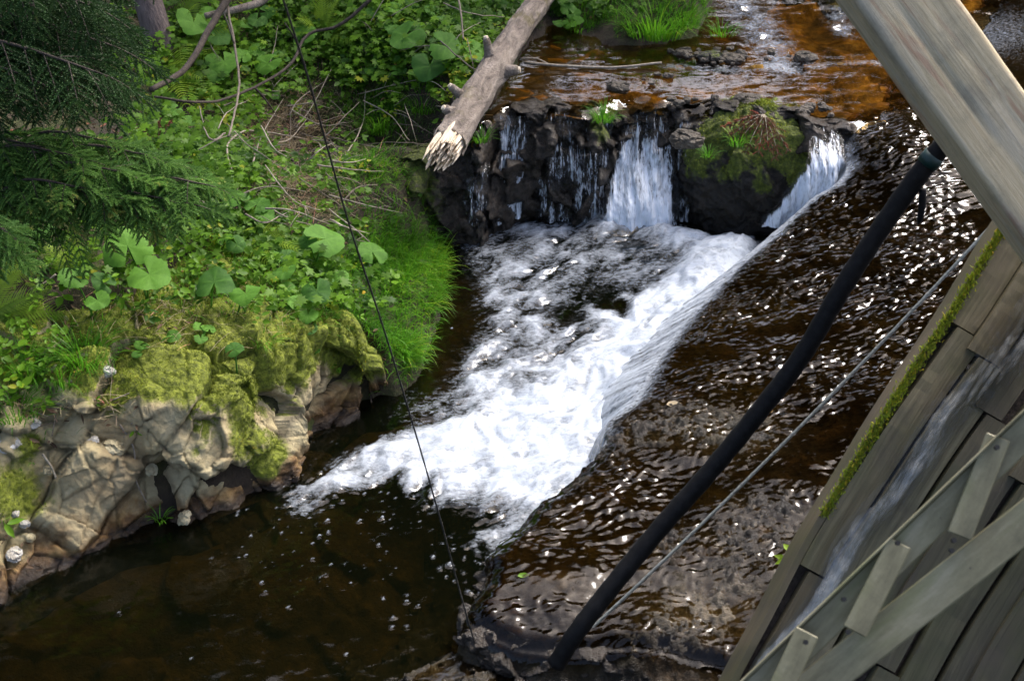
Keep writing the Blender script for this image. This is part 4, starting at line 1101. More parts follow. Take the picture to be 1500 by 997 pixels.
# water running down the boards
WR = spline(np.array([(.10, .26, .05), (.2, .22, .07), (.3, .185, .07), (.4, .16, .055), (.5, .135, .05), (.6, .115, .045), (.7, .09, .04), (.78, .06, .035), (.86, .03, .03)]), 160)
t_ = np.linspace(-1, 1, 26)
Aw = WR[:, 0][:, None] + 0 * t_; Bw = WR[:, 1][:, None] + WR[:, 2][:, None] * t_[None] * (1 + .25 * perlin(np.stack([WR[:, 0] * 18, 0 * WR[:, 0], 0 * WR[:, 0]], -1), 3))[:, None] + .012 * np.sin(WR[:, 0] * 31)[:, None]
P = wheel_pt(Aw, np.maximum(Bw, .005)); P = P + wnorm * (.046 + .008 * (1 - t_[None] ** 2) + .006 * fbm(P, 14, 3, seed=8))[..., None]
dens_ = (np.interp(WR[:, 0], [.1, .25, .5, .8, .86], [.42, .45, .55, .72, .8])[:, None] * (1 - np.abs(t_[None]) ** 2.5))
add("running_water", new_mesh("running_water", P.reshape(-1, 3), grid_faces(160, 26), dict(dens=dens_.ravel(), across=(Bw * 1.).ravel(), down=(Aw * 2.4).ravel()), True, M['runoff']), kind='structure')

# lattice: an angle-iron rail, a lower flat bar and flat struts between them
def bar(name, uvA, uvB, dA, dB, w_, th, parent, n_toward, mat=M['steel'], shift=0., bev=.003):
    A = at_d(np.array(uvA[0]), np.array(uvA[1]), dA); B = at_d(np.array(uvB[0]), np.array(uvB[1]), dB)
    L = float(np.linalg.norm(B - A))
    me_V, me_F = box(L, w_, th, bev)
    m_ = frame(A, B, n_toward)
    o = add(name, new_mesh(name, me_V, me_F, None, False, mat), parent=parent)
    o.matrix_world = m_
    o.matrix_local = Matrix.Translation(Vector((A + B) / 2 + np.array(m_.to_3x3() @ Vector((0, 0, 1))) * shift - np.array(parent.location))) @ m_
    return o
lat_o = at_d(np.array(1300), np.array(860), 3.0)
lat = thing("metal_lattice", lat_o, "grey steel lattice rail with slanting flat struts in front of the wheel planks", "lattice rail")
lat_n = C0 - lat_o; lat_n = lat_n / np.linalg.norm(lat_n)
railn = lat_n + .5 * np.array([-.5, 0, .8]); 
bar("rail_face", (2180, -15), (1010, 1105), 2.9, 3.0, .062, .006, lat, lat_n * 1. + .25 * np.array([.5, 0, -.6]))
bar("rail_flange", (2165, -35), (995, 1085), 2.9, 3.0, .006, .05, lat, lat_n)
bar("lower_bar", (2280, 155), (1040, 1125), 2.88, 2.98, .078, .008, lat, lat_n)
for (ua, va, ub, vb) in ((1893, 225, 1830, 372), (1745, 365, 1688, 512), (1600, 505, 1545, 650), (1462, 640, 1405, 785), (1318, 795, 1252, 925), (1183, 925, 1118, 1062)):
    bar("strut", (ua, va), (ub, vb), 2.955, 2.935, .05, .005, lat, lat_n, shift=.006)
for (u, v) in ((1236, 877), (1315, 795), (1397, 791), (1242, 925), (1394, 806), (1460, 655), (1180, 940)):
    V, F = tube(np.array([[0, 0, -.004], [0, 0, .004]]), .0055, 8)
    o = add("bolt_head", new_mesh("bolt_head", V, F, None, False, M['bolt']), parent=lat)
    o.matrix_local = Matrix.Translation(Vector(at_d(np.array(u), np.array(v), 2.915) - lat_o)) @ frame(np.zeros(3), np.array([1., 0, 0]), lat_n)

# ------------------------------------------------------------------ vegetation: stuff
def bank_points(n, seed, cond):
    """random points over the bank in view, kept by cond(u, v, x, y, s)"""
    r = np.random.default_rng(seed); out = []
    tot = 0
    while tot < n:
        x = r.uniform(-4.2, 2.6, 60000); y = r.uniform(4.2, 12.5, 60000)
        s = samp(GS, x, y); ok = s > .02
        x, y, s = x[ok], y[ok], s[ok]
        P = np.column_stack([x, y, zg(x, y)])
        u, v, d = px(P)
        ok = (u > -160) & (u < 1250) & (v > -150) & (v < 1050)
        P, u, v, s, d = P[ok], u[ok], v[ok], s[ok], d[ok]
        k = r.random(len(P)) < cond(u, v, s, P) * np.clip(d / 8, .3, 1.5) ** 0
        out.append(P[k]); tot += k.sum()
        if len(out) > 60: break
    return np.vstack(out)[:n]
def G(u, v, uc, vc, ru, rv): return np.exp(-((u - uc) / ru) ** 2 - ((v - vc) / rv) ** 2)
def cond_grass(u, v, s, P):
    c = 1.5 * G(u, v, 600, 400, 62, 80) + .9 * G(u, v, 590, 525, 32, 38) + .55 * G(u, v, 450, 420, 120, 70) + .7 * G(u, v, 560, 150, 60, 70) + .35 * G(u, v, 430, 60, 200, 70)
    c -= .35 * G(u, v, 350, 540, 170, 60)
    c += .5 * G(u, v, 110, 520, 60, 45) + .3 * G(u, v, 20, 590, 60, 50) + .4 * G(u, v, 280, 270, 60, 60) + .25 * G(u, v, 700, 30, 80, 40) + .6 * G(u, v, 850, 20, 40, 30) + .9 * G(u, v, 950, 15, 90, 38) + .55 * G(u, v, 550, 255, 60, 50) + .12 * G(u, v, 300, 440, 120, 40)
    return np.clip(c * (.5 + 1.2 * np.clip(fbm(P, 3.5, 3, seed=200) + .25, 0, 1)), 0, 1)
P = bank_points(36000, 11, cond_grass); n = len(P)
u, v, _ = px(P)
lush = np.clip(G(u, v, 605, 400, 70, 90) + G(u, v, 590, 525, 40, 45), 0, 1)
dn = np.column_stack([.55 + .5 * rng.normal(size=n), -.55 + .5 * rng.normal(size=n)])
h = rng.gamma(5, .015, n) * (1 + .5 * lush)
dark_s = sst(260, 120, u) * sst(400, 500, v + 100)
V, F, m = blades(P - [0, 0, .008], h, rng.uniform(.003, .0065, n), dn, rng.uniform(0, .7, n), rng.uniform(.5, 1.9, n), 4)
add("grass", new_mesh("grass", V, F, dict(tone=np.repeat(np.clip(rng.normal(.45, .25, n) + .3 * lush + .6 * fbm(P, 1.7, 2, seed=223), 0, 1), m)), True, M['grass']), kind='stuff')
# low herbs: sprigs of several small leaves
def cond_herb(u, v, s, P):
    c = .75 * G(u, v, 420, 400, 110, 80) + .8 * G(u, v, 480, 60, 220, 90) + .55 * G(u, v, 330, 270, 130, 70) + .5 * G(u, v, 630, 60, 100, 70) + .35 * G(u, v, 150, 400, 140, 80) + .3 * G(u, v, 850, 10, 60, 30) + .2 * G(u, v, 40, 560, 80, 50)
    c *= (1 - .9 * G(u, v, 425, 215, 72, 62)) * (1 - .97 * np.clip(1.6 * G(u, v, 350, 545, 190, 75), 0, 1)) * .75
    return np.clip(c * (.35 + 1.6 * np.clip(fbm(P, 2.8, 3, seed=210) + .2, 0, 1)), 0, 1)
P = bank_points(3300, 12, cond_herb); n0 = len(P)
k = 6
hh = np.repeat(rng.uniform(.02, .16, n0), k); C = np.repeat(P, k, 0)
az = rng.uniform(0, 2 * math.pi, n0 * k); n = len(C)
Dr = np.column_stack([np.cos(az), np.sin(az), rng.uniform(-.35, .25, n)])
C = C + np.column_stack([.012 * np.cos(az), .012 * np.sin(az), hh * rng.uniform(.6, 1.05, n)])
Nn = unit(np.column_stack([rng.normal(0, .3, n) + .1, rng.normal(0, .3, n) - .35, np.ones(n)]))
L = np.repeat(rng.uniform(.02, .055, n0), k) * rng.uniform(.7, 1.2, n)
V, F, m = leaves(C, Nn, unit(Dr), L, L * rng.uniform(.5, .85, n))
V2, F2, m2 = blades(P - [0, 0, .01], hh[::k] * .95 + .01, np.full(n0, .003), rng.normal(size=(n0, 2)), np.zeros(n0), rng.uniform(0, .3, n0), 2)
VV, FF = join([(V, F), (V2, F2)])
tone = np.concatenate([np.repeat(np.clip(np.repeat(rng.normal(.45, .2, n0) + .7 * fbm(P, 1.7, 2, seed=222), k) + rng.normal(0, .1, n), 0, 1), m), np.full(len(V2), .3)])
add("ground_cover", new_mesh("ground_cover", VV, FF, dict(tone=tone), True, M['herb']), kind='stuff')
def cond_lobed(u, v, s, P):
    c = .8 * G(u, v, 500, 70, 190, 80) + .5 * G(u, v, 440, 420, 80, 60) + .5 * G(u, v, 290, 250, 110, 60) + .6 * G(u, v, 620, 60, 90, 70) + .3 * G(u, v, 330, 120, 100, 80) + .25 * G(u, v, 150, 380, 120, 60)
    return np.clip(c * (.25 + 1.8 * np.clip(fbm(P, 2.2, 3, seed=220) + .1, 0, 1)) * (1 - .9 * G(u, v, 425, 215, 72, 62)), 0, 1)
P = bank_points(1500, 15, cond_lobed); n0 = len(P); k = 3
C = np.repeat(P, k, 0); n = len(C); az = rng.uniform(0, 6.28, n); hh = np.repeat(rng.uniform(.05, .22, n0), k)
C = C + np.column_stack([.04 * np.cos(az), .04 * np.sin(az), hh * rng.uniform(.7, 1.05, n)])
Nn = unit(np.column_stack([rng.normal(.05, .25, n), rng.normal(-.4, .25, n), np.ones(n)]))
V, F, m = palmate(C, Nn, np.column_stack([np.cos(az), np.sin(az), rng.uniform(-.3, .1, n)]), rng.uniform(.018, .045, n))
pt = np.clip(np.repeat(.5 + .6 * fbm(P, 1.7, 2, seed=221), k * m) + np.repeat(rng.normal(0, .15, n), m), 0, 1)
add("lobed_herbs", new_mesh("lobed_herbs", V, F, dict(tone=pt), True, M['herb']), kind='stuff')
# straw and litter on the bare slope
def cond_straw(u, v, s, P):
    return np.clip(1.2 * G(u, v, 420, 205, 85, 70) + .5 * G(u, v, 460, 300, 60, 30) + .35 * G(u, v, 395, 430, 40, 40) + .2 * G(u, v, 500, 90, 120, 60) + .25 * G(u, v, 640, 160, 40, 30) + .15 * G(u, v, 230, 470, 120, 30) + .25 * G(u, v, 90, 600, 90, 30), 0, 1)
P = bank_points(7500, 13, cond_straw); n = len(P)
V, F, m = blades(P + [0, 0, .002], rng.uniform(.06, .2, n), rng.uniform(.002, .004, n), np.column_stack([.3 + .8 * rng.normal(size=n), -.5 + .8 * rng.normal(size=n)]), rng.uniform(.7, 1.35, n), rng.uniform(.1, .7, n), 3)
add("dead_grass", new_mesh("dead_grass", V, F, dict(tone=np.repeat(rng.random(n), m)), True, M['straw']), kind='stuff')
def cond_litter(u, v, s, P):
    return np.clip(.2 + .7 * G(u, v, 120, 615, 120, 35) + .5 * G(u, v, 440, 250, 100, 90) - .6 * G(u, v, 300, 700, 250, 90) - .5 * G(u, v, 350, 540, 150, 60), 0.0, 1)
P = bank_points(5500, 14, cond_litter); n = len(P)
az = rng.uniform(0, 6.28, n)
V, F, m = leaves(P + [0, 0, .006], unit(np.column_stack([rng.normal(0, .35, n), rng.normal(-.2, .35, n), np.ones(n)])), unit(np.column_stack([np.cos(az), np.sin(az), rng.normal(0, .2, n)])), rng.uniform(.015, .06, n), rng.uniform(.004, .022, n))
add("leaf_litter", new_mesh("leaf_litter", V, F, dict(tone=np.repeat(rng.random(n), m)), True, M['litter']), kind='stuff')
# moss shoots on the outcrop
mi = np.argwhere(moss > .45)
pk = mi[rng.integers(0, len(mi), 42000)]
P = OPd[pk[:, 0], pk[:, 1]] + rng.normal(0, .004, (len(pk), 3)) * [1, 1, .3]
Np = ON2[pk[:, 0], pk[:, 1]]
mk = fbm(P, 22, 3, seed=5) + .4 * (moss[pk[:, 0], pk[:, 1]] - .5) > -.12
P, Np = P[mk], Np[mk]; n = len(P)
V, F, m = blades(P - Np * .003, rng.uniform(.006, .016, n), rng.uniform(.003, .006, n), rng.normal(size=(n, 2)) + Np[:, :2] * 2, rng.uniform(0, .9, n), rng.uniform(0, .8, n), 2)
add("moss", new_mesh("moss", V, F, dict(tone=np.repeat(np.clip(.45 + .5 * fbm(P, 5, 3, seed=6) + rng.normal(0, .15, n), 0, 1), m)), True, M['mosstuft']), kind='stuff')
# moss shoots on the boulder
bv = np.array([v_.co for v_ in bm_.vertices]); bmo = np.zeros(len(bv)); bm_.attributes['moss'].data.foreach_get('value', (tmp := np.zeros(len(bv), np.float32))); bmo = tmp
ii = np.argwhere(bmo > .42).ravel(); ii = ii[rng.integers(0, len(ii), 9000)]
P = bv[ii] + rng.normal(0, .006, (len(ii), 3)); mk = fbm(P, 9, 3, seed=15) > -.05; P = P[mk]; n = len(P)
V, F, m = blades(P, rng.uniform(.008, .026, n), rng.uniform(.004, .008, n), rng.normal(size=(n, 2)) + [0, -.6], rng.uniform(.2, 1.2, n), rng.uniform(0, 1., n), 2)
add("moss_tufts", new_mesh("moss_tufts", V, F, dict(tone=np.repeat(np.clip(.4 + .6 * fbm(P, 4, 3, seed=16) + rng.normal(0, .15, n), 0, 1), m)), True, M['mosstuft']), parent=boulder, kind='stuff', label="ragged green moss")

# ------------------------------------------------------------------ grass tufts that stand alone
def tuft(u, v, z, nb, hgt, rad, lab, wd=.006, pt=None, lean=(0, -.3), tone=.6):
    c = pt if pt is not None else at_z(np.array(u), np.array(v), z)
    r = np.random.default_rng(int(u * 7 + v))
    a = r.uniform(0, 6.28, nb); rr = rad * np.sqrt(r.random(nb))
    R = np.column_stack([rr * np.cos(a), rr * np.sin(a), np.zeros(nb) - .01])
    V, F, m = blades(R, r.uniform(.5, 1.1, nb) * hgt, np.full(nb, wd) * r.uniform(.6, 1.1, nb), np.column_stack([np.cos(a) + lean[0], np.sin(a) + lean[1]]), r.uniform(0, .5, nb), r.uniform(.6, 2., nb), 5)
    return add("grass_tuft", new_mesh("grass_tuft", V, F, dict(tone=np.repeat(np.clip(r.normal(tone, .2, nb), 0, 1), m)), True, M['grass']), loc=c, label=lab, cat="grass tuft")
tuft(884, 175, .83, 110, .15, .06, "fresh grass tuft on the ledge left of the main fall")
tuft(1078, 205, .88, 80, .13, .05, "short grass tuft on top of the mossy boulder below the brown spray", pt=at_z(np.array(1078), np.array(205), .80) + [0, -.05, 0])
tuft(1036, 228, .7, 50, .11, .04, "small grass tuft on the left shoulder of the mossy boulder", pt=at_z(np.array(1036), np.array(222), .70) + [0, -.06, 0])
tuft(960, 48, .9, 420, .27, .20, "big bright grass clump beyond the brown stream at the top of the view", .008, tone=.75)
tuft(1000, 35, .92, 200, .22, .12, "right flank of bright grass beside the big clump at the top", .008, tone=.7)
tuft(1058, 48, .92, 90, .12, .1, "low grass tuft on the gravel bar by the uppermost cascade")
tuft(706, 205, .8, 60, .12, .05, "dark grass tuft under the broken end of the log", tone=.35)
for (u, v, nb, hg, rd, lab, tn) in ((125, 535, 120, .30, .09, "tall arching grass clump on the shaded left of the outcrop", .45), (90, 560, 80, .24, .08, "grass clump just left of the tall arching one", .4), (25, 610, 90, .2, .09, "grass clump at the left edge above the white stones", .45),
                                    (40, 545, 70, .2, .09, "dark grass clump under the left ferns", .3), (592, 520, 170, .2, .07, "grass clump drooping over the end of the outcrop to the water", .7), (385, 505, 60, .13, .05, "small grass tuft on the moss above the rock face", .7), (560, 190, 120, .24, .1, "grass clump hanging over the dark rock left of the log", .5), (620, 160, 100, .22, .09, "grass clump between the log and the hanging grass", .5),
                                    (235, 760, 26, .09, .03, "tiny grass tuft in the rock notch by the waterline", .7), (500, 395, 150, .17, .1, "grass clump beside the bright round leaf", .65), (850, 42, 90, .14, .1, "grass clump behind the log at the upper bank", .5)):
    tuft(u, v, 0, nb, hg, rd, lab, .007, hit(u, v)[0], (.3, -.5), tn)

# ------------------------------------------------------------------ butterbur plants
def kidney(seed):
    r = np.random.default_rng(seed); na, nr = 40, 7
    a = np.linspace(math.radians(14), math.radians(346), na)
    rad = 1 - .16 * np.cos(a) * (np.cos(a) > 0) * 0 + .05 * np.sin(3 * a + r.uniform(0, 6)) + .025 * np.sin(17 * a) + .03 * r.normal(size=na)
    rad *= 1 + .14 * np.exp(-((np.abs(a - math.pi) - 2.2) / .6) ** 2)
    f = np.linspace(0.02, 1, nr)
    V = np.zeros((na, nr, 3)); vein = np.zeros((na, nr))
    for i in range(na):
        for k in range(nr):
            q = f[k] * rad[i]
            ve = max(0, math.cos(4.5 * (a[i] - math.pi))) ** 6
            z = .16 * q * q - .20 * q ** 3 * (1 + .6 * math.sin(2 * a[i] + seed)) + .045 * q * q * math.sin(5 * a[i] + seed * 2) + .009 * q * math.cos(9 * (a[i] - math.pi)) - .05 * (1 - q) * 0
            V[i, k] = (q * math.cos(a[i]) * -1, q * math.sin(a[i]), z); vein[i, k] = ve * (1 - .6 * f[k]) * .9
    return new_mesh("leaf", V.reshape(-1, 3), grid_faces(na, nr), dict(vein=vein.ravel()), True, M['butterbur'])
KID = [kidney(s) for s in range(6)]
def butterbur(lst, lab, group=None, hgt=.17):
    """lst of leaves (u, v, width px)"""
    L = []
    for (u, v, wpx) in lst:
        c = hit(u, v, hgt * (.35 + .65 * min(1, wpx / 40)))[0]
        L.append((c, wpx * px(c)[2] / FPX))
    cs = np.array([c for c, _ in L]); root = cs.mean(0); root[2] = float(zg(root[0], root[1])) - .01
    E = thing("butterbur", root, lab, "plant", group)
    for k, (c, wd) in enumerate(L):
        o = bpy.data.objects.new("leaf", KID[random.randrange(6)]); COL.objects.link(o); o.parent = E
        nrm = Vector((random.gauss(.05, .22), random.gauss(-.42, .2), 1)).normalized()
        az = random.uniform(0, 6.28) if len(L) == 1 else math.atan2(c[1] - root[1], c[0] - root[0]) + random.gauss(0, .6)
        q = nrm.to_track_quat('Z', 'Y') @ Matrix.Rotation(az, 4, 'Z').to_quaternion()
        o.matrix_local = Matrix.Translation(Vector(c - root)) @ q.to_matrix().to_4x4() @ Matrix.Scale(wd * .53, 4)
        st = np.array([random.gauss(0, .015), random.gauss(0, .015), 0]); e = c - root
        P = spline(np.array([st, st * .5 + e * .55 + [0, 0, .02], e - np.array([0, 0, .002])]), 9)
        V, F = tube(P, np.linspace(.0055, .0032, 9) * (.6 + .5 * wd / .2), 6)
        add("stem", new_mesh("stem", V, F, dict(vein=np.ones(len(V)) * .3), True, M['butterbur']), parent=E)
    return E
butterbur([(187, 360, 64), (219, 402, 56)], "pair of large dark butterbur leaves beneath the feathery conifer spray", hgt=.22)
butterbur([(108, 405, 42), (151, 413, 34), (143, 440, 33)], "three kidney shaped butterbur leaves left of the large dark pair")
butterbur([(18, 297, 48), (58, 316, 36), (64, 338, 32)], "shaded butterbur leaves at the left edge under the conifer", hgt=.22)
butterbur([(314, 413, 50)], "single light green butterbur leaf in front of the moss, left of centre patch")
butterbur([(360, 430, 42), (340, 428, 20)], "bluish butterbur leaf on the upper rim of the moss")
butterbur([(477, 350, 56), (450, 352, 26)], "bright round butterbur leaf beside the thin cable", hgt=.22)
butterbur([(545, 368, 40)], "butterbur leaf lying in the lush grass right of the cable")
butterbur([(419, 375, 26), (416, 398, 32), (400, 378, 22), (440, 372, 20)], "cluster of mid sized butterbur leaves at the heart of the green patch")
butterbur([(464, 427, 38), (480, 415, 20), (500, 405, 22)], "butterbur plant with one round leaf above the stacked small leaves")
butterbur([(419, 423, 30), (434, 443, 27), (451, 462, 26), (449, 479, 30)], "stack of four small butterbur leaves stepping down to the moss edge", hgt=.1)
butterbur([(345, 290, 34), (384, 313, 36), (377, 299, 34)], "butterbur leaves below the bare twig tangle", hgt=.15)
butterbur([(347, 358, 26), (330, 350, 22)], "small butterbur left of the pale fern frond")
butterbur([(344, 511, 26)], "single round leaf lying on the moss")
butterbur([(292, 478, 18), (307, 481, 18), (294, 496, 18)], "three little round leaves on the moss crest", hgt=.05)
butterbur([(254, 492, 20), (205, 505, 16), (200, 518, 14)], "sparse tiny leaves on the left part of the moss", hgt=.05)
butterbur([(359, 489, 20), (462, 513, 14), (435, 508, 14)], "tiny round leaves along the front lip of the moss", hgt=.05)
butterbur([(284, 33, 46), (319, 53, 34), (305, 20, 26)], "broad butterbur leaves behind the tall fern near the top", hgt=.25)
butterbur([(329, 90, 46), (318, 108, 30), (355, 80, 26)], "broad butterbur leaves between the two dark branches", hgt=.22)
butterbur([(392, 93, 38), (410, 84, 24), (376, 74, 24)], "butterbur leaves right of the vertical twig", hgt=.2)
butterbur([(376, 30, 26), (361, 37, 22), (392, 18, 22)], "butterbur leaves near the top under the mossy branch", hgt=.2)
butterbur([(449, 48, 30), (440, 62, 20)], "butterbur leaf right of the cable below the upper fern", hgt=.2)
butterbur([(252, 162, 28), (274, 176, 22)], "pair of leaves above the red brown dead spray", hgt=.2)
butterbur([(414, 125, 19), (402, 140, 16)], "small leaves in the fork of the dark branch", hgt=.15)
butterbur([(594, 53, 48), (575, 40, 24), (612, 40, 22)], "large butterbur leaf on the upper bank left of the log", hgt=.22)
butterbur([(654, 68, 46), (640, 60, 20)], "curved butterbur leaf next to the log", hgt=.22)
butterbur([(630, 97, 50), (612, 110, 22)], "lowest large butterbur leaf beside the log", hgt=.2)
butterbur([(697, 72, 26), (688, 62, 18), (708, 70, 20), (695, 84, 22)], "cluster of round leaves touching the log", hgt=.2)
butterbur([(577, 12, 26), (605, 5, 20), (545, 18, 20)], "butterbur leaves at the top edge right of centre bank", hgt=.2)
butterbur([(545, 102, 22), (584, 104, 22), (556, 84, 18)], "small dull leaves over the hanging grass", hgt=.15)
butterbur([(664, 42, 22), (650, 30, 20), (632, 15, 22)], "small leaves at the top beside the log", hgt=.2)
butterbur([(500, 60, 20), (516, 45, 22), (525, 70, 20)], "loose group of small leaves in the middle of the upper bank", hgt=.15)
butterbur([(832, 12, 22), (841, 20, 20), (820, 33, 20), (836, 36, 20), (846, 31, 18), (826, 2, 20)], "pale round leaves stacked behind the log at the upper pool", hgt=.15)
butterbur([(740, 10, 20), (725, 25, 18), (762, 5, 18)], "few leaves just left of the log at the top edge", hgt=.15)

# ------------------------------------------------------------------ ferns
def frond_mesh(seed, np_=20):
    r = np.random.default_rng(seed); parts = []
    t_ = np.linspace(0, 1, np_ + 6)
    ax_ = np.column_stack([t_, .05 * np.sin(t_ * 3 + seed), .30 * t_ - .42 * t_ ** 2.2])
    V0, F0 = tube(ax_, np.linspace(.008, .002, len(ax_)), 4); parts.append((V0, F0))
    for k in range(np_):
        f = .16 + .84 * k / np_; c = np.array([np.interp(f, t_, ax_[:, q]) for q in range(3)])
        Lp = .30 * math.sin(math.pi * min(1, (f - .1) ** .75 * 1.02)) ** .8 * (1 - .2 * f) + .012
        for s in (-1, 1):
            d = np.array([.38 + .3 * f, s, -.12 + .1 * r.normal()]); d /= np.linalg.norm(d)
            w_ = np.array([1, -s * .3, .0]); n_ = 6; wp = .052 * (1 - .45 * f)
            rows = []
            for q in range(n_ + 1):
                g = q / n_; cen = c + d * Lp * g + np.array([.03 * g * g, 0, -.05 * g * g])
                ww = wp * (1 - g ** 1.5) * (1.15 if q % 2 else .62) + .001
                rows += [cen - w_ * ww * .5, cen + w_ * ww * .5]
            Fp = np.array([[2 * q, 2 * q + 1, 2 * q + 3, 2 * q + 2] for q in range(n_)])
            parts.append((np.array(rows), Fp if s > 0 else Fp[:, ::-1]))
    V, F = join(parts)
    return new_mesh("frond", V, F, dict(tone=np.full(len(V), .6)), True, M['fern'])
FR = [frond_mesh(s) for s in range(4)]
def fern(root_px, tips, lab, hgt=.05):
    root = hit(*root_px)[0] - np.array([0, 0, .01])
    E = thing("fern", root, lab, "fern")
    for (u, v, hh) in tips:
        tip = hit(u, v, hh)[0]; d = tip - root; L = np.linalg.norm(d)
        o = bpy.data.objects.new("frond", FR[random.randrange(4)]); COL.objects.link(o); o.parent = E
        x = d / L; up = np.array([random.gauss(0, .15), -.45 + random.gauss(0, .15), 1.])
        m_ = frame(np.zeros(3), x, up)
        o.matrix_local = m_ @ Matrix.Rotation(math.radians(7), 4, 'Y') @ Matrix.Scale(L * 1.04, 4)
fern((262, 60), [(290, -20, .34), (252, 72, .26), (268, 5, .32), (312, 30, .30), (300, 62, .26)], "tall fern with upright frond near the top beside the dark branch")
fern((235, 112), [(305, 112, .26), (285, 90, .3), (255, 78, .3), (262, 125, .2)], "yellow green fern lit up beneath the thick branch")
fern((470, 55), [(462, -8, .32), (500, 18, .28), (448, 22, .28), (508, 45, .25), (480, 0, .3)], "light fern with folded fronds right of the cable at the top")
fern((352, 352), [(428, 343, .22), (360, 325, .2), (385, 362, .18), (405, 328, .2)], "pale yellow fern frond above the green leaf patch")
fern((118, 402), [(70, 355, .18), (98, 345, .2), (128, 350, .2), (145, 385, .1)], "fern with three fronds between the kidney leaves and the left edge")
fern((-20, 470), [(78, 445, .15), (50, 412, .2), (10, 395, .22), (40, 470, .1)], "large fern reaching in from the left edge")
fern((-10, 420), [(15, 372, .2), (35, 392, .18)], "fern tips behind the large fern at the left edge")
fern((60, 420), [(98, 422, .04), (42, 412, .05)], "low fern frond below the three frond fern")
fern((395, 68), [(372, 58, .12), (412, 55, .14), (430, 70, .1)], "small fern in the leaves between the vertical twig and the cable")

# ------------------------------------------------------------------ conifers overhanging at the left
def conifer_foliage(twigs, seed, clen=.12, nneed=34, ncord=9):
    """twigs: list of (start, dir, length); returns needle mesh and stems"""
    r = np.random.default_rng(seed); St, Di, Le, To = [], [], [], []; stems = []
    for (s, d, L) in twigs:
        d = d / np.linalg.norm(d)
        side = unit(np.cross(d, [0, 0, 1.]) + 1e-6); upv = np.cross(side, d)
        pts = np.array([s + d * L * f + np.array([0, 0, -.30 * L * f * f]) for f in np.linspace(0, 1, 6)])
        stems.append(tube(pts, np.linspace(.0028, .0012, 6), 4))
        tn = r.normal(.5, .2)
        for k in range(ncord):
            f = (k + .7) / ncord; c = s + d * L * f + np.array([0, 0, -.30 * L * f * f])
            for sg in (-1, 1):
                dd = d * r.uniform(.5, .95) + side * sg * r.uniform(.5, 1.) + upv * r.normal(.05, .3) + np.array([0, 0, -.15])
                St.append(c); Di.append(dd / np.linalg.norm(dd)); Le.append(clen * (1.15 - .75 * f) * r.uniform(.7, 1.2)); To.append(tn)
        St.append(pts[-2]); Di.append(d); Le.append(clen * .5); To.append(tn + .2)
    St, Di, Le, To = np.array(St), np.array(Di), np.array(Le), np.array(To); n = len(St)
    f = np.linspace(.02, 1, nneed)[None]; ga = (np.arange(nneed) * 2.4)[None] + r.uniform(0, 6, (n, 1))
    sd = unit(np.cross(Di, r.normal(size=(n, 3)))); bt = np.cross(Di, sd)
    rad = sd[:, None] * np.cos(ga)[..., None] + bt[:, None] * np.sin(ga)[..., None]
    C = St[:, None] + Di[:, None] * (Le[:, None] * f)[..., None] + np.array([0, 0, -1.]) * (.25 * Le[:, None] * f * f)[..., None]
    nl_ = .0150 * (1 - .35 * f) * r.uniform(.8, 1.2, (n, nneed))
    tip = C + (rad * .62 + Di[:, None] * .8) * nl_[..., None]
    wv = np.cross(rad, Di[:, None] + 0 * rad) * .0027
    V = np.stack([C - wv, C + wv, tip], 2).reshape(-1, 3)
    F = np.arange(n * nneed * 3).reshape(-1, 3)
    tone = np.repeat(np.clip(To[:, None] + .25 * (f - .4) + r.normal(0, .08, (n, nneed)), 0, 1).ravel(), 3)
    return V, F, tone, join(stems)
def conifer(lab, trunk_px, trunk_d, branches, seed, hgt=6., clen=.12, ncord=8, mat='conifer'):
    r = np.random.default_rng(seed)
    foot = at_d(np.array(trunk_px[0]), np.array(trunk_px[1]), trunk_d); foot[2] = float(zg(foot[0], foot[1])) - .05
    E = thing("conifer", foot, lab, "conifer")
    P = np.array([foot + [0, 0, z] + .03 * np.array([math.sin(z * 2), math.cos(z * 1.5), 0]) for z in np.linspace(0, hgt, 24)])
    tube_part("trunk", P, np.linspace(.11, .03, 24), M['trunk'], E, 14)
    tw = []; bs = []
    for (pts, nt, tl) in branches:
        Q = [at_d(np.array(a), np.array(b), c) for a, b, c in pts]
        st = foot.copy(); st[2] = min(max(Q[0][2] + .1, foot[2] + .3), foot[2] + hgt - .2)
        B = spline(np.array([st] + Q), 40); bs.append(tube(B, np.linspace(.012, .003, 40), 6))
        T_ = np.gradient(B, axis=0)
        for k in range(nt):
            f = .12 + .88 * (k + r.random() * .5) / nt; i_ = min(39, int(f * 39)); d = unit(T_[i_])
            sd = unit(np.cross(d, [0, 0, 1.])); sg = 1 if k % 2 else -1
            tw.append((B[i_], d * r.uniform(.4, .9) + sd * sg * r.uniform(.4, 1.) + np.array([0, 0, r.normal(-.25, .25)]), tl * (1.15 - .55 * f) * r.uniform(.8, 1.2)))
        tw.append((B[-1], T_[-1], tl * .6))
    V, F, tone, stm = conifer_foliage(tw, seed, clen, ncord=ncord)
    V2, F2 = join([stm] + bs)
    add("branches", new_mesh("branches", V2 - foot, F2, None, True, M['branch']), parent=E)
    add("foliage", new_mesh("foliage", V - foot, F, dict(tone=tone), False, M[mat]), parent=E)
rr = np.random.default_rng(5)
dk = []
for k in range(18):   # dark boughs crowding the upper left corner
    ue = rr.uniform(-20, 165); ve = rr.uniform(-60, 120); d = rr.uniform(5.0, 6.0)
    dk.append(([(ue - 250, ve - 60, d + .1), (ue - 120, ve - 30, d), (ue, ve + 10, d - .05)], 20, .34))
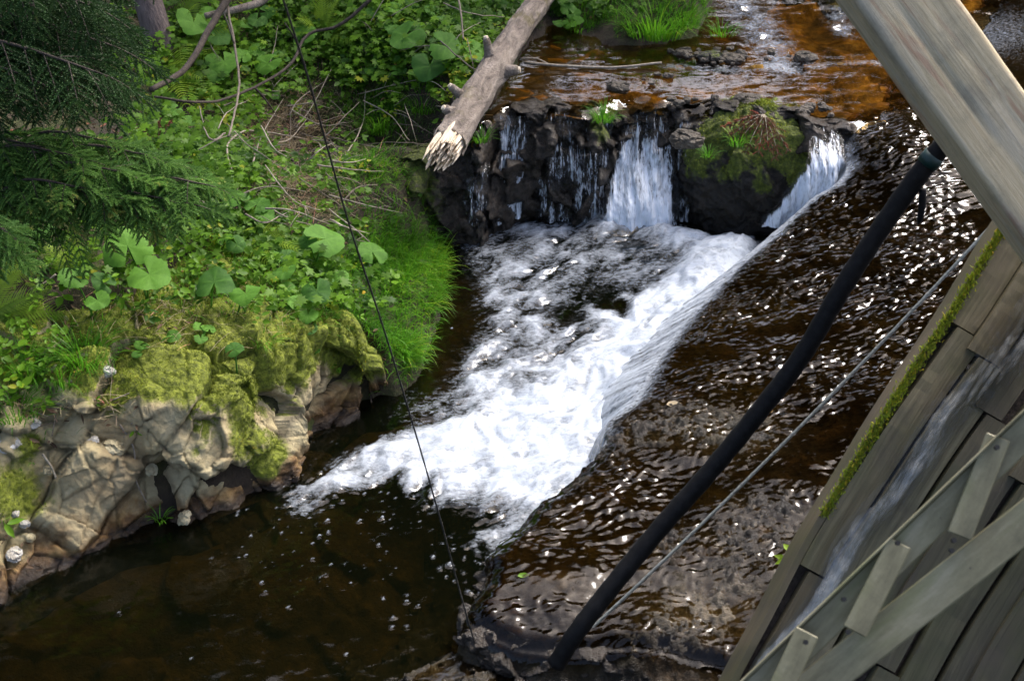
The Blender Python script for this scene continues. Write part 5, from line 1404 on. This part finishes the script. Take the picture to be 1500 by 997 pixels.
for k in range(10):   # higher boughs out of view that shade them
    ue = rr.uniform(-150, 180); ve = rr.uniform(-420, -80); d = rr.uniform(4.9, 6.6)
    dk.append(([(ue - 220, ve - 60, d + .1), (ue - 80, ve - 30, d), (ue + 40, ve + 10, d)], 12, .4))
conifer("dark conifer whose boughs fill the upper left corner", (-330, 420), 6.2, dk, 21, ncord=10)
lt = []
for (a, b, c) in ((-20, 250, 5.5), (60, 215, 5.55), (90, 255, 5.5), (130, 235, 5.5), (170, 250, 5.45), (215, 260, 5.5), (260, 265, 5.55), (300, 270, 5.5), (235, 290, 5.45), (285, 300, 5.45), (120, 275, 5.4), (175, 290, 5.42), (205, 225, 5.55), (150, 205, 5.6), (95, 225, 5.5), (255, 240, 5.6)):
    lt.append(([(a - 170, b + 10, c + .05), (a - 80, b - 12, c), (a, b, c - .05)], 17, .22))
conifer("feathery green conifer spray drooping over the large dark leaves", (-260, 480), 5.9, lt, 22, 3.5, .085, 11, 'conifer_light')
conifer("small conifer tips poking in at the left edge", (-420, 520), 5.4, [([(-60, 330, 5.0), (-20, 345, 4.98), (8, 362, 4.95)], 9, .18), ([(-60, 300, 5.0), (-30, 318, 4.98), (2, 335, 4.95)], 9, .16)], 23, 2.2, .09, 9, 'conifer_light')
# dead brown sprays
def dead_spray(lab, base, dirs, L, seed):
    E = thing("dead_spray", base, lab, "dead branch")
    V, F, tone, stm = conifer_foliage([(np.zeros(3), np.array(d, float), L * random.uniform(.8, 1.1)) for d in dirs], seed, .07, 26, 6)
    add("needles", new_mesh("needles", V, F, dict(tone=tone), False, M['deadspray']), parent=E)
    add("stalk", new_mesh("stalk", stm[0], stm[1], None, True, M['twig']), parent=E)
dead_spray("red brown dead conifer sprig standing between leaves left of the twig tangle", hit(232, 225)[0], [(.1, 0, 1), (-.6, -.1, .5), (.5, -.1, .5), (-.2, -.2, .8), (.3, .1, .9)], .26, 31)
dead_spray("brown dead conifer spray caught on top of the mossy boulder", at_z(np.array(1120), np.array(168), .92), [(-.9, -.35, -.12), (-.6, -.6, -.1), (.1, -.6, -.3), (-.95, -.1, 0), (.4, -.5, -.3), (-.2, -.8, -.3), (-.8, -.5, -.05), (-.4, -.7, -.2), (.2, -.8, -.3), (-.9, -.25, .08), (0, -.9, -.25)], .26, 32)

# ------------------------------------------------------------------ branches and twigs
def branch(lab, pts, r0, r1, mat='twig', name="twig", cat="twig", group=None, sub=(), n=30):
    """pts (u, v, height above the bank)"""
    P = spline(np.vstack([hit(a, b, c) for a, b, c in pts]), n)
    P = P + .006 * np.column_stack([perlin(P * 7, 1), perlin(P * 7, 2), perlin(P * 7, 3)])
    V, F = tube(P, np.linspace(r0, r1, n), 7)
    parts = [(V, F)]
    for (f, dx, dy, dz, L) in sub:
        s = P[int(f * (n - 1))]; d = unit(np.array([dx, dy, dz], float))
        Q = spline(np.array([s, s + d * L * .5 + [0, 0, .01], s + d * L]), 8); parts.append(tube(Q, np.linspace(r1 * 1.1, r1 * .5, 8), 5))
    V, F = join(parts)
    c = P[0]
    return add(name, new_mesh(name, V - c, F, None, True, M[mat]), loc=c, label=lab, cat=cat, group=group)
branch("thick dark branch leaning from the top towards the dark conifer", [(352, -30, .5), (325, 12, .45), (305, 45, .42), (272, 100, .35), (222, 132, .3)], .028, .016, 'branch', "branch", "branch")
branch("long thin dark branch sweeping down from the top right of the cable to the conifer", [(560, -15, .4), (500, 35, .4), (450, 52, .38), (425, 95, .36), (378, 125, .34), (330, 145, .32), (290, 150, .3), (225, 142, .3)], .012, .007, 'branch', "branch", "branch", sub=((.35, -.3, -.2, .7, .2), (.6, .4, 0, -.6, .2)))
branch("yellow mossy branch at the top edge", [(420, -25, .35), (380, 4, .35), (340, 16, .35), (300, 24, .3)], .03, .02, 'bark', "branch", "branch")
branch("upright forked grey twig crossing the dark branches", [(333, 5, .45), (342, 60, .42), (350, 110, .4), (347, 150, .38), (335, 200, .3)], .009, .006, sub=((.3, -.2, 0, .9, .2),))
branch("bowed grey twig arching over the bare slope", [(350, 285, .03), (335, 235, .08), (335, 210, .12), (360, 192, .14), (400, 195, .12), (450, 205, .03)], .007, .004)
branch("looped bare twig left of the bowed one", [(330, 195, .2), (312, 205, .2), (300, 190, .2), (292, 155, .22)], .006, .003)
branch("short snapped twig hanging over the bank left of the log", [(670, -10, .35), (675, 20, .33), (678, 58, .28)], .007, .005, sub=((.2, -.6, 0, .3, .15),))
branch("bare forked twig tip beside the log", [(645, 60, .3), (685, 95, .26), (712, 112, .22), (722, 130, .12)], .004, .003, sub=((.7, -.3, -.3, -.6, .2), (.8, -.5, 0, -.5, .2), (.75, .2, 0, .6, .12)))
branch("fine twig reaching from the leaves to the log", [(650, 5, .3), (690, 20, .28), (738, 25, .2)], .004, .003)
branch("curled root in the bare left rock face", [(62, 665, .02), (78, 690, .04), (85, 720, .04), (76, 755, .02)], .006, .004)
branch("pale root running down the grey rock", [(175, 620, .02), (196, 660, .03), (198, 700, .03), (215, 735, .01)], .005, .003)
branch("reddish stalk under the low fern", [(45, 425, .05), (65, 415, .08), (82, 402, .1)], .007, .005)
rt = np.random.default_rng(44)
for k in range(46):
    u, v = rt.normal(430, 62), rt.normal(205, 70)
    if v < 20: v = 40 + rt.uniform(0, 60)
    a = rt.normal(-.2, .6); L = rt.uniform(40, 120); h0 = rt.uniform(.04, .26)
    c = math.cos(a) * L; s = math.sin(a) * L
    branch("bare grey twig of the tangle on the dry slope beside the cable", [(u, v, h0), (u + c * .5 + rt.normal(0, 6), v + s * .5 + rt.normal(0, 8), h0 + .05), (u + c, v + s, h0 * .8 + .02)], rt.uniform(.003, .0058), .0018, group="bare twigs tangled on the dry slope", n=14,
           sub=[(rt.uniform(.3, .8), rt.normal(), rt.normal(), rt.normal(0, .6), rt.uniform(.06, .16)) for _ in range(2)])
for k in range(16):
    u, v = rt.uniform(500, 700), rt.uniform(20, 190)
    a = rt.normal(.3, .7); L = rt.uniform(40, 90)
    branch("thin dry twig among the leaves between the cable and the log", [(u, v, .15), (u + math.cos(a) * L * .5, v + math.sin(a) * L * .5 - 6, .2), (u + math.cos(a) * L, v + math.sin(a) * L, .12)], .003, .0014, group="dry twigs among the leaves by the log", n=12,
           sub=[(rt.uniform(.3, .8), rt.normal(), rt.normal(), rt.normal(0, .6), rt.uniform(.05, .12))])
for k in range(14):
    u, v = rt.uniform(30, 230), rt.uniform(585, 640)
    a = rt.normal(-.3, .5); L = rt.uniform(30, 80)
    branch("fallen brown twig in the litter behind the outcrop", [(u, v, .015), (u + math.cos(a) * L * .5, v + math.sin(a) * L * .5, .02), (u + math.cos(a) * L, v + math.sin(a) * L, .012)], .0035, .002, group="fallen twigs behind the bare rock", n=10)
stick = spline(np.vstack([at_z(np.array(a), np.array(b), c) for a, b, c in ((768, 92, .845), (830, 97, .84), (900, 99, .835), (969, 92, .85))]), 30)
V, F = join([tube(stick, np.linspace(.011, .008, 30), 7), tube(spline(np.array([stick[6], stick[6] + [-.1, .05, .03], stick[6] + [-.2, .06, .02]]), 8), .005, 5)])
add("stick", new_mesh("stick", V - stick[0], F, None, True, M['twig']), loc=stick[0], label="long pale stick lying across the brown upper pool", cat="stick")
# slanting grey-brown trunk showing behind the ferns
q0 = hit(248, 95)[0]
V, F = tube(spline(np.array([[0, 0, -.15], [-.12, .15, .35], [-.3, .4, 1.0]]), 16), np.linspace(.1, .085, 16), 14)
add("tree_stem", new_mesh("tree_stem", V, F, None, True, M['trunk']), loc=q0, label="bare mauve brown tree stem behind the yellow green fern", cat="tree trunk")

# ------------------------------------------------------------------ small single plants, flowers, fallen leaves
def sprig(lab, c, n, L, hgt, seed, tn=.8):
    r = np.random.default_rng(seed); E = thing("seedling", c, lab, "plant")
    a = np.arange(n) * 2.4 + r.random()
    C = np.column_stack([.01 * np.cos(a), .01 * np.sin(a), hgt * np.linspace(.5, 1, n)])
    for k in range(n):
        V, F, m = leaves(C[k:k + 1], unit(np.array([[.2 * np.cos(a[k]), .2 * np.sin(a[k]) - .4, 1.]])), np.array([[np.cos(a[k]), np.sin(a[k]), .25]]), np.array([L * r.uniform(.8, 1.1)]), np.array([L * .45]))
        add("leaf", new_mesh("leaf", V, F, dict(tone=np.full(len(V), tn)), True, M['herb']), parent=E)
    V, F = tube(np.array([[0, 0, -.01], [0, 0, hgt]]), .002, 5)
    add("stem", new_mesh("stem", V, F, dict(tone=np.full(len(V), tn)), True, M['herb']), parent=E)
sprig("bright star shaped seedling on the moss at the left edge", hit(8, 775)[0], 5, .075, .05, 1)
wp = wheel_pt(np.array(.735), np.array(.0)) + wnorm * .02
sprig("fresh green seedling growing out of the wheel rim", at_z(np.array(1158), np.array(845), .30) + [0, 0, .02], 8, .07, .11, 2, .95)
sprig("small green plant in the litter at the far left", hit(66, 600)[0], 6, .05, .06, 3)
sprig("leafy seedling on the bare rock crest at left", hit(200, 640)[0], 5, .04, .04, 4)
for (u, v, lab) in ((387, 288, "yellow flower below the twig tangle"), (525, 424, "yellow flower in the lush grass, left of its pair"), (532, 428, "yellow flower in the lush grass, right of its pair")):
    c = hit(u, v, .06)[0]; c0 = c.copy(); c0[2] = float(zg(c[0], c[1]))
    E = thing("flower", c0, lab, "flower")
    V, F = tube(np.array([[0, 0, 0], c - c0]), .0015, 5); add("stem", new_mesh("stem", V, F, dict(tone=np.full(len(V), .5)), True, M['herb']), parent=E)
    a = np.arange(6) * math.pi / 3
    V, F, m = leaves(np.repeat((c - c0)[None], 6, 0), np.tile(unit(np.array([[0, -.6, 1.]])), (6, 1)), np.column_stack([np.cos(a), np.sin(a), 0 * a + .3]), np.full(6, .014), np.full(6, .011))
    add("petals", new_mesh("petals", V, F, None, True, M['petal']), parent=E)
for (u, v, mt, L, lab) in ((758, 832, 'herb', .055, "green leaf lying on the wet slab near its front corner"), (975, 612, 'straw', .08, "dry curled leaf on the rough part of the slab"), (1118, 628, 'straw', .05, "pale leaf fragment on the slab right of the hose"), (1012, 150, 'litter', .06, "brown leaf on the ledge by the mossy boulder")):
    c = at_z(np.array(u), np.array(v), .3); c[2] = float(zs(c[0], c[1])) + .02
    V, F, m = leaves(np.zeros((1, 3)), unit(np.array([[.1, -.3, 1.]])), np.array([[1., .3, 0]]), np.array([L]), np.array([L * .5]))
    add("fallen_leaf", new_mesh("fallen_leaf", V, F, dict(tone=np.full(len(V), .8)), True, M[mt]), loc=c, label=lab, cat="leaf")

# ------------------------------------------------------------------ wooded hillside beyond the frame (mirrored in the water)
r = np.random.default_rng(77); C, Nn, Dr, Ls = [], [], [], []
for k in range(210):
    x = r.uniform(-13, 9); y = r.uniform(15, 21); top = 12.3 + min(2., max(0, 1 - x) * .5) - 2.6 * min(2.4, max(0, x - 4.3)) + r.uniform(-1.2, 1.) + (y - 15) * .35
    R_ = np.array([r.uniform(1.2, 2.), r.uniform(1., 1.6), r.uniform(2.4, 5.2)])
    q = unit(r.normal(size=(420, 3))) * (r.random((420, 1)) ** .33) * R_ + [x, y, top - R_[2]]
    C.append(q); Nn.append(unit(r.normal(size=(420, 3)) + [0, -.4, .6])); Dr.append(unit(r.normal(size=(420, 3)))); Ls.append(r.uniform(.18, .4, 420))
C, Nn, Dr, Ls = np.vstack(C), np.vstack(Nn), np.vstack(Dr), np.concatenate(Ls)
V, F, m = leaves(C, Nn, Dr, Ls, Ls * .6)
add("far_woodland", new_mesh("far_woodland", V, F, dict(tone=np.repeat(r.random(len(C)) * .6, m)), True, M['conifer']), kind='stuff')
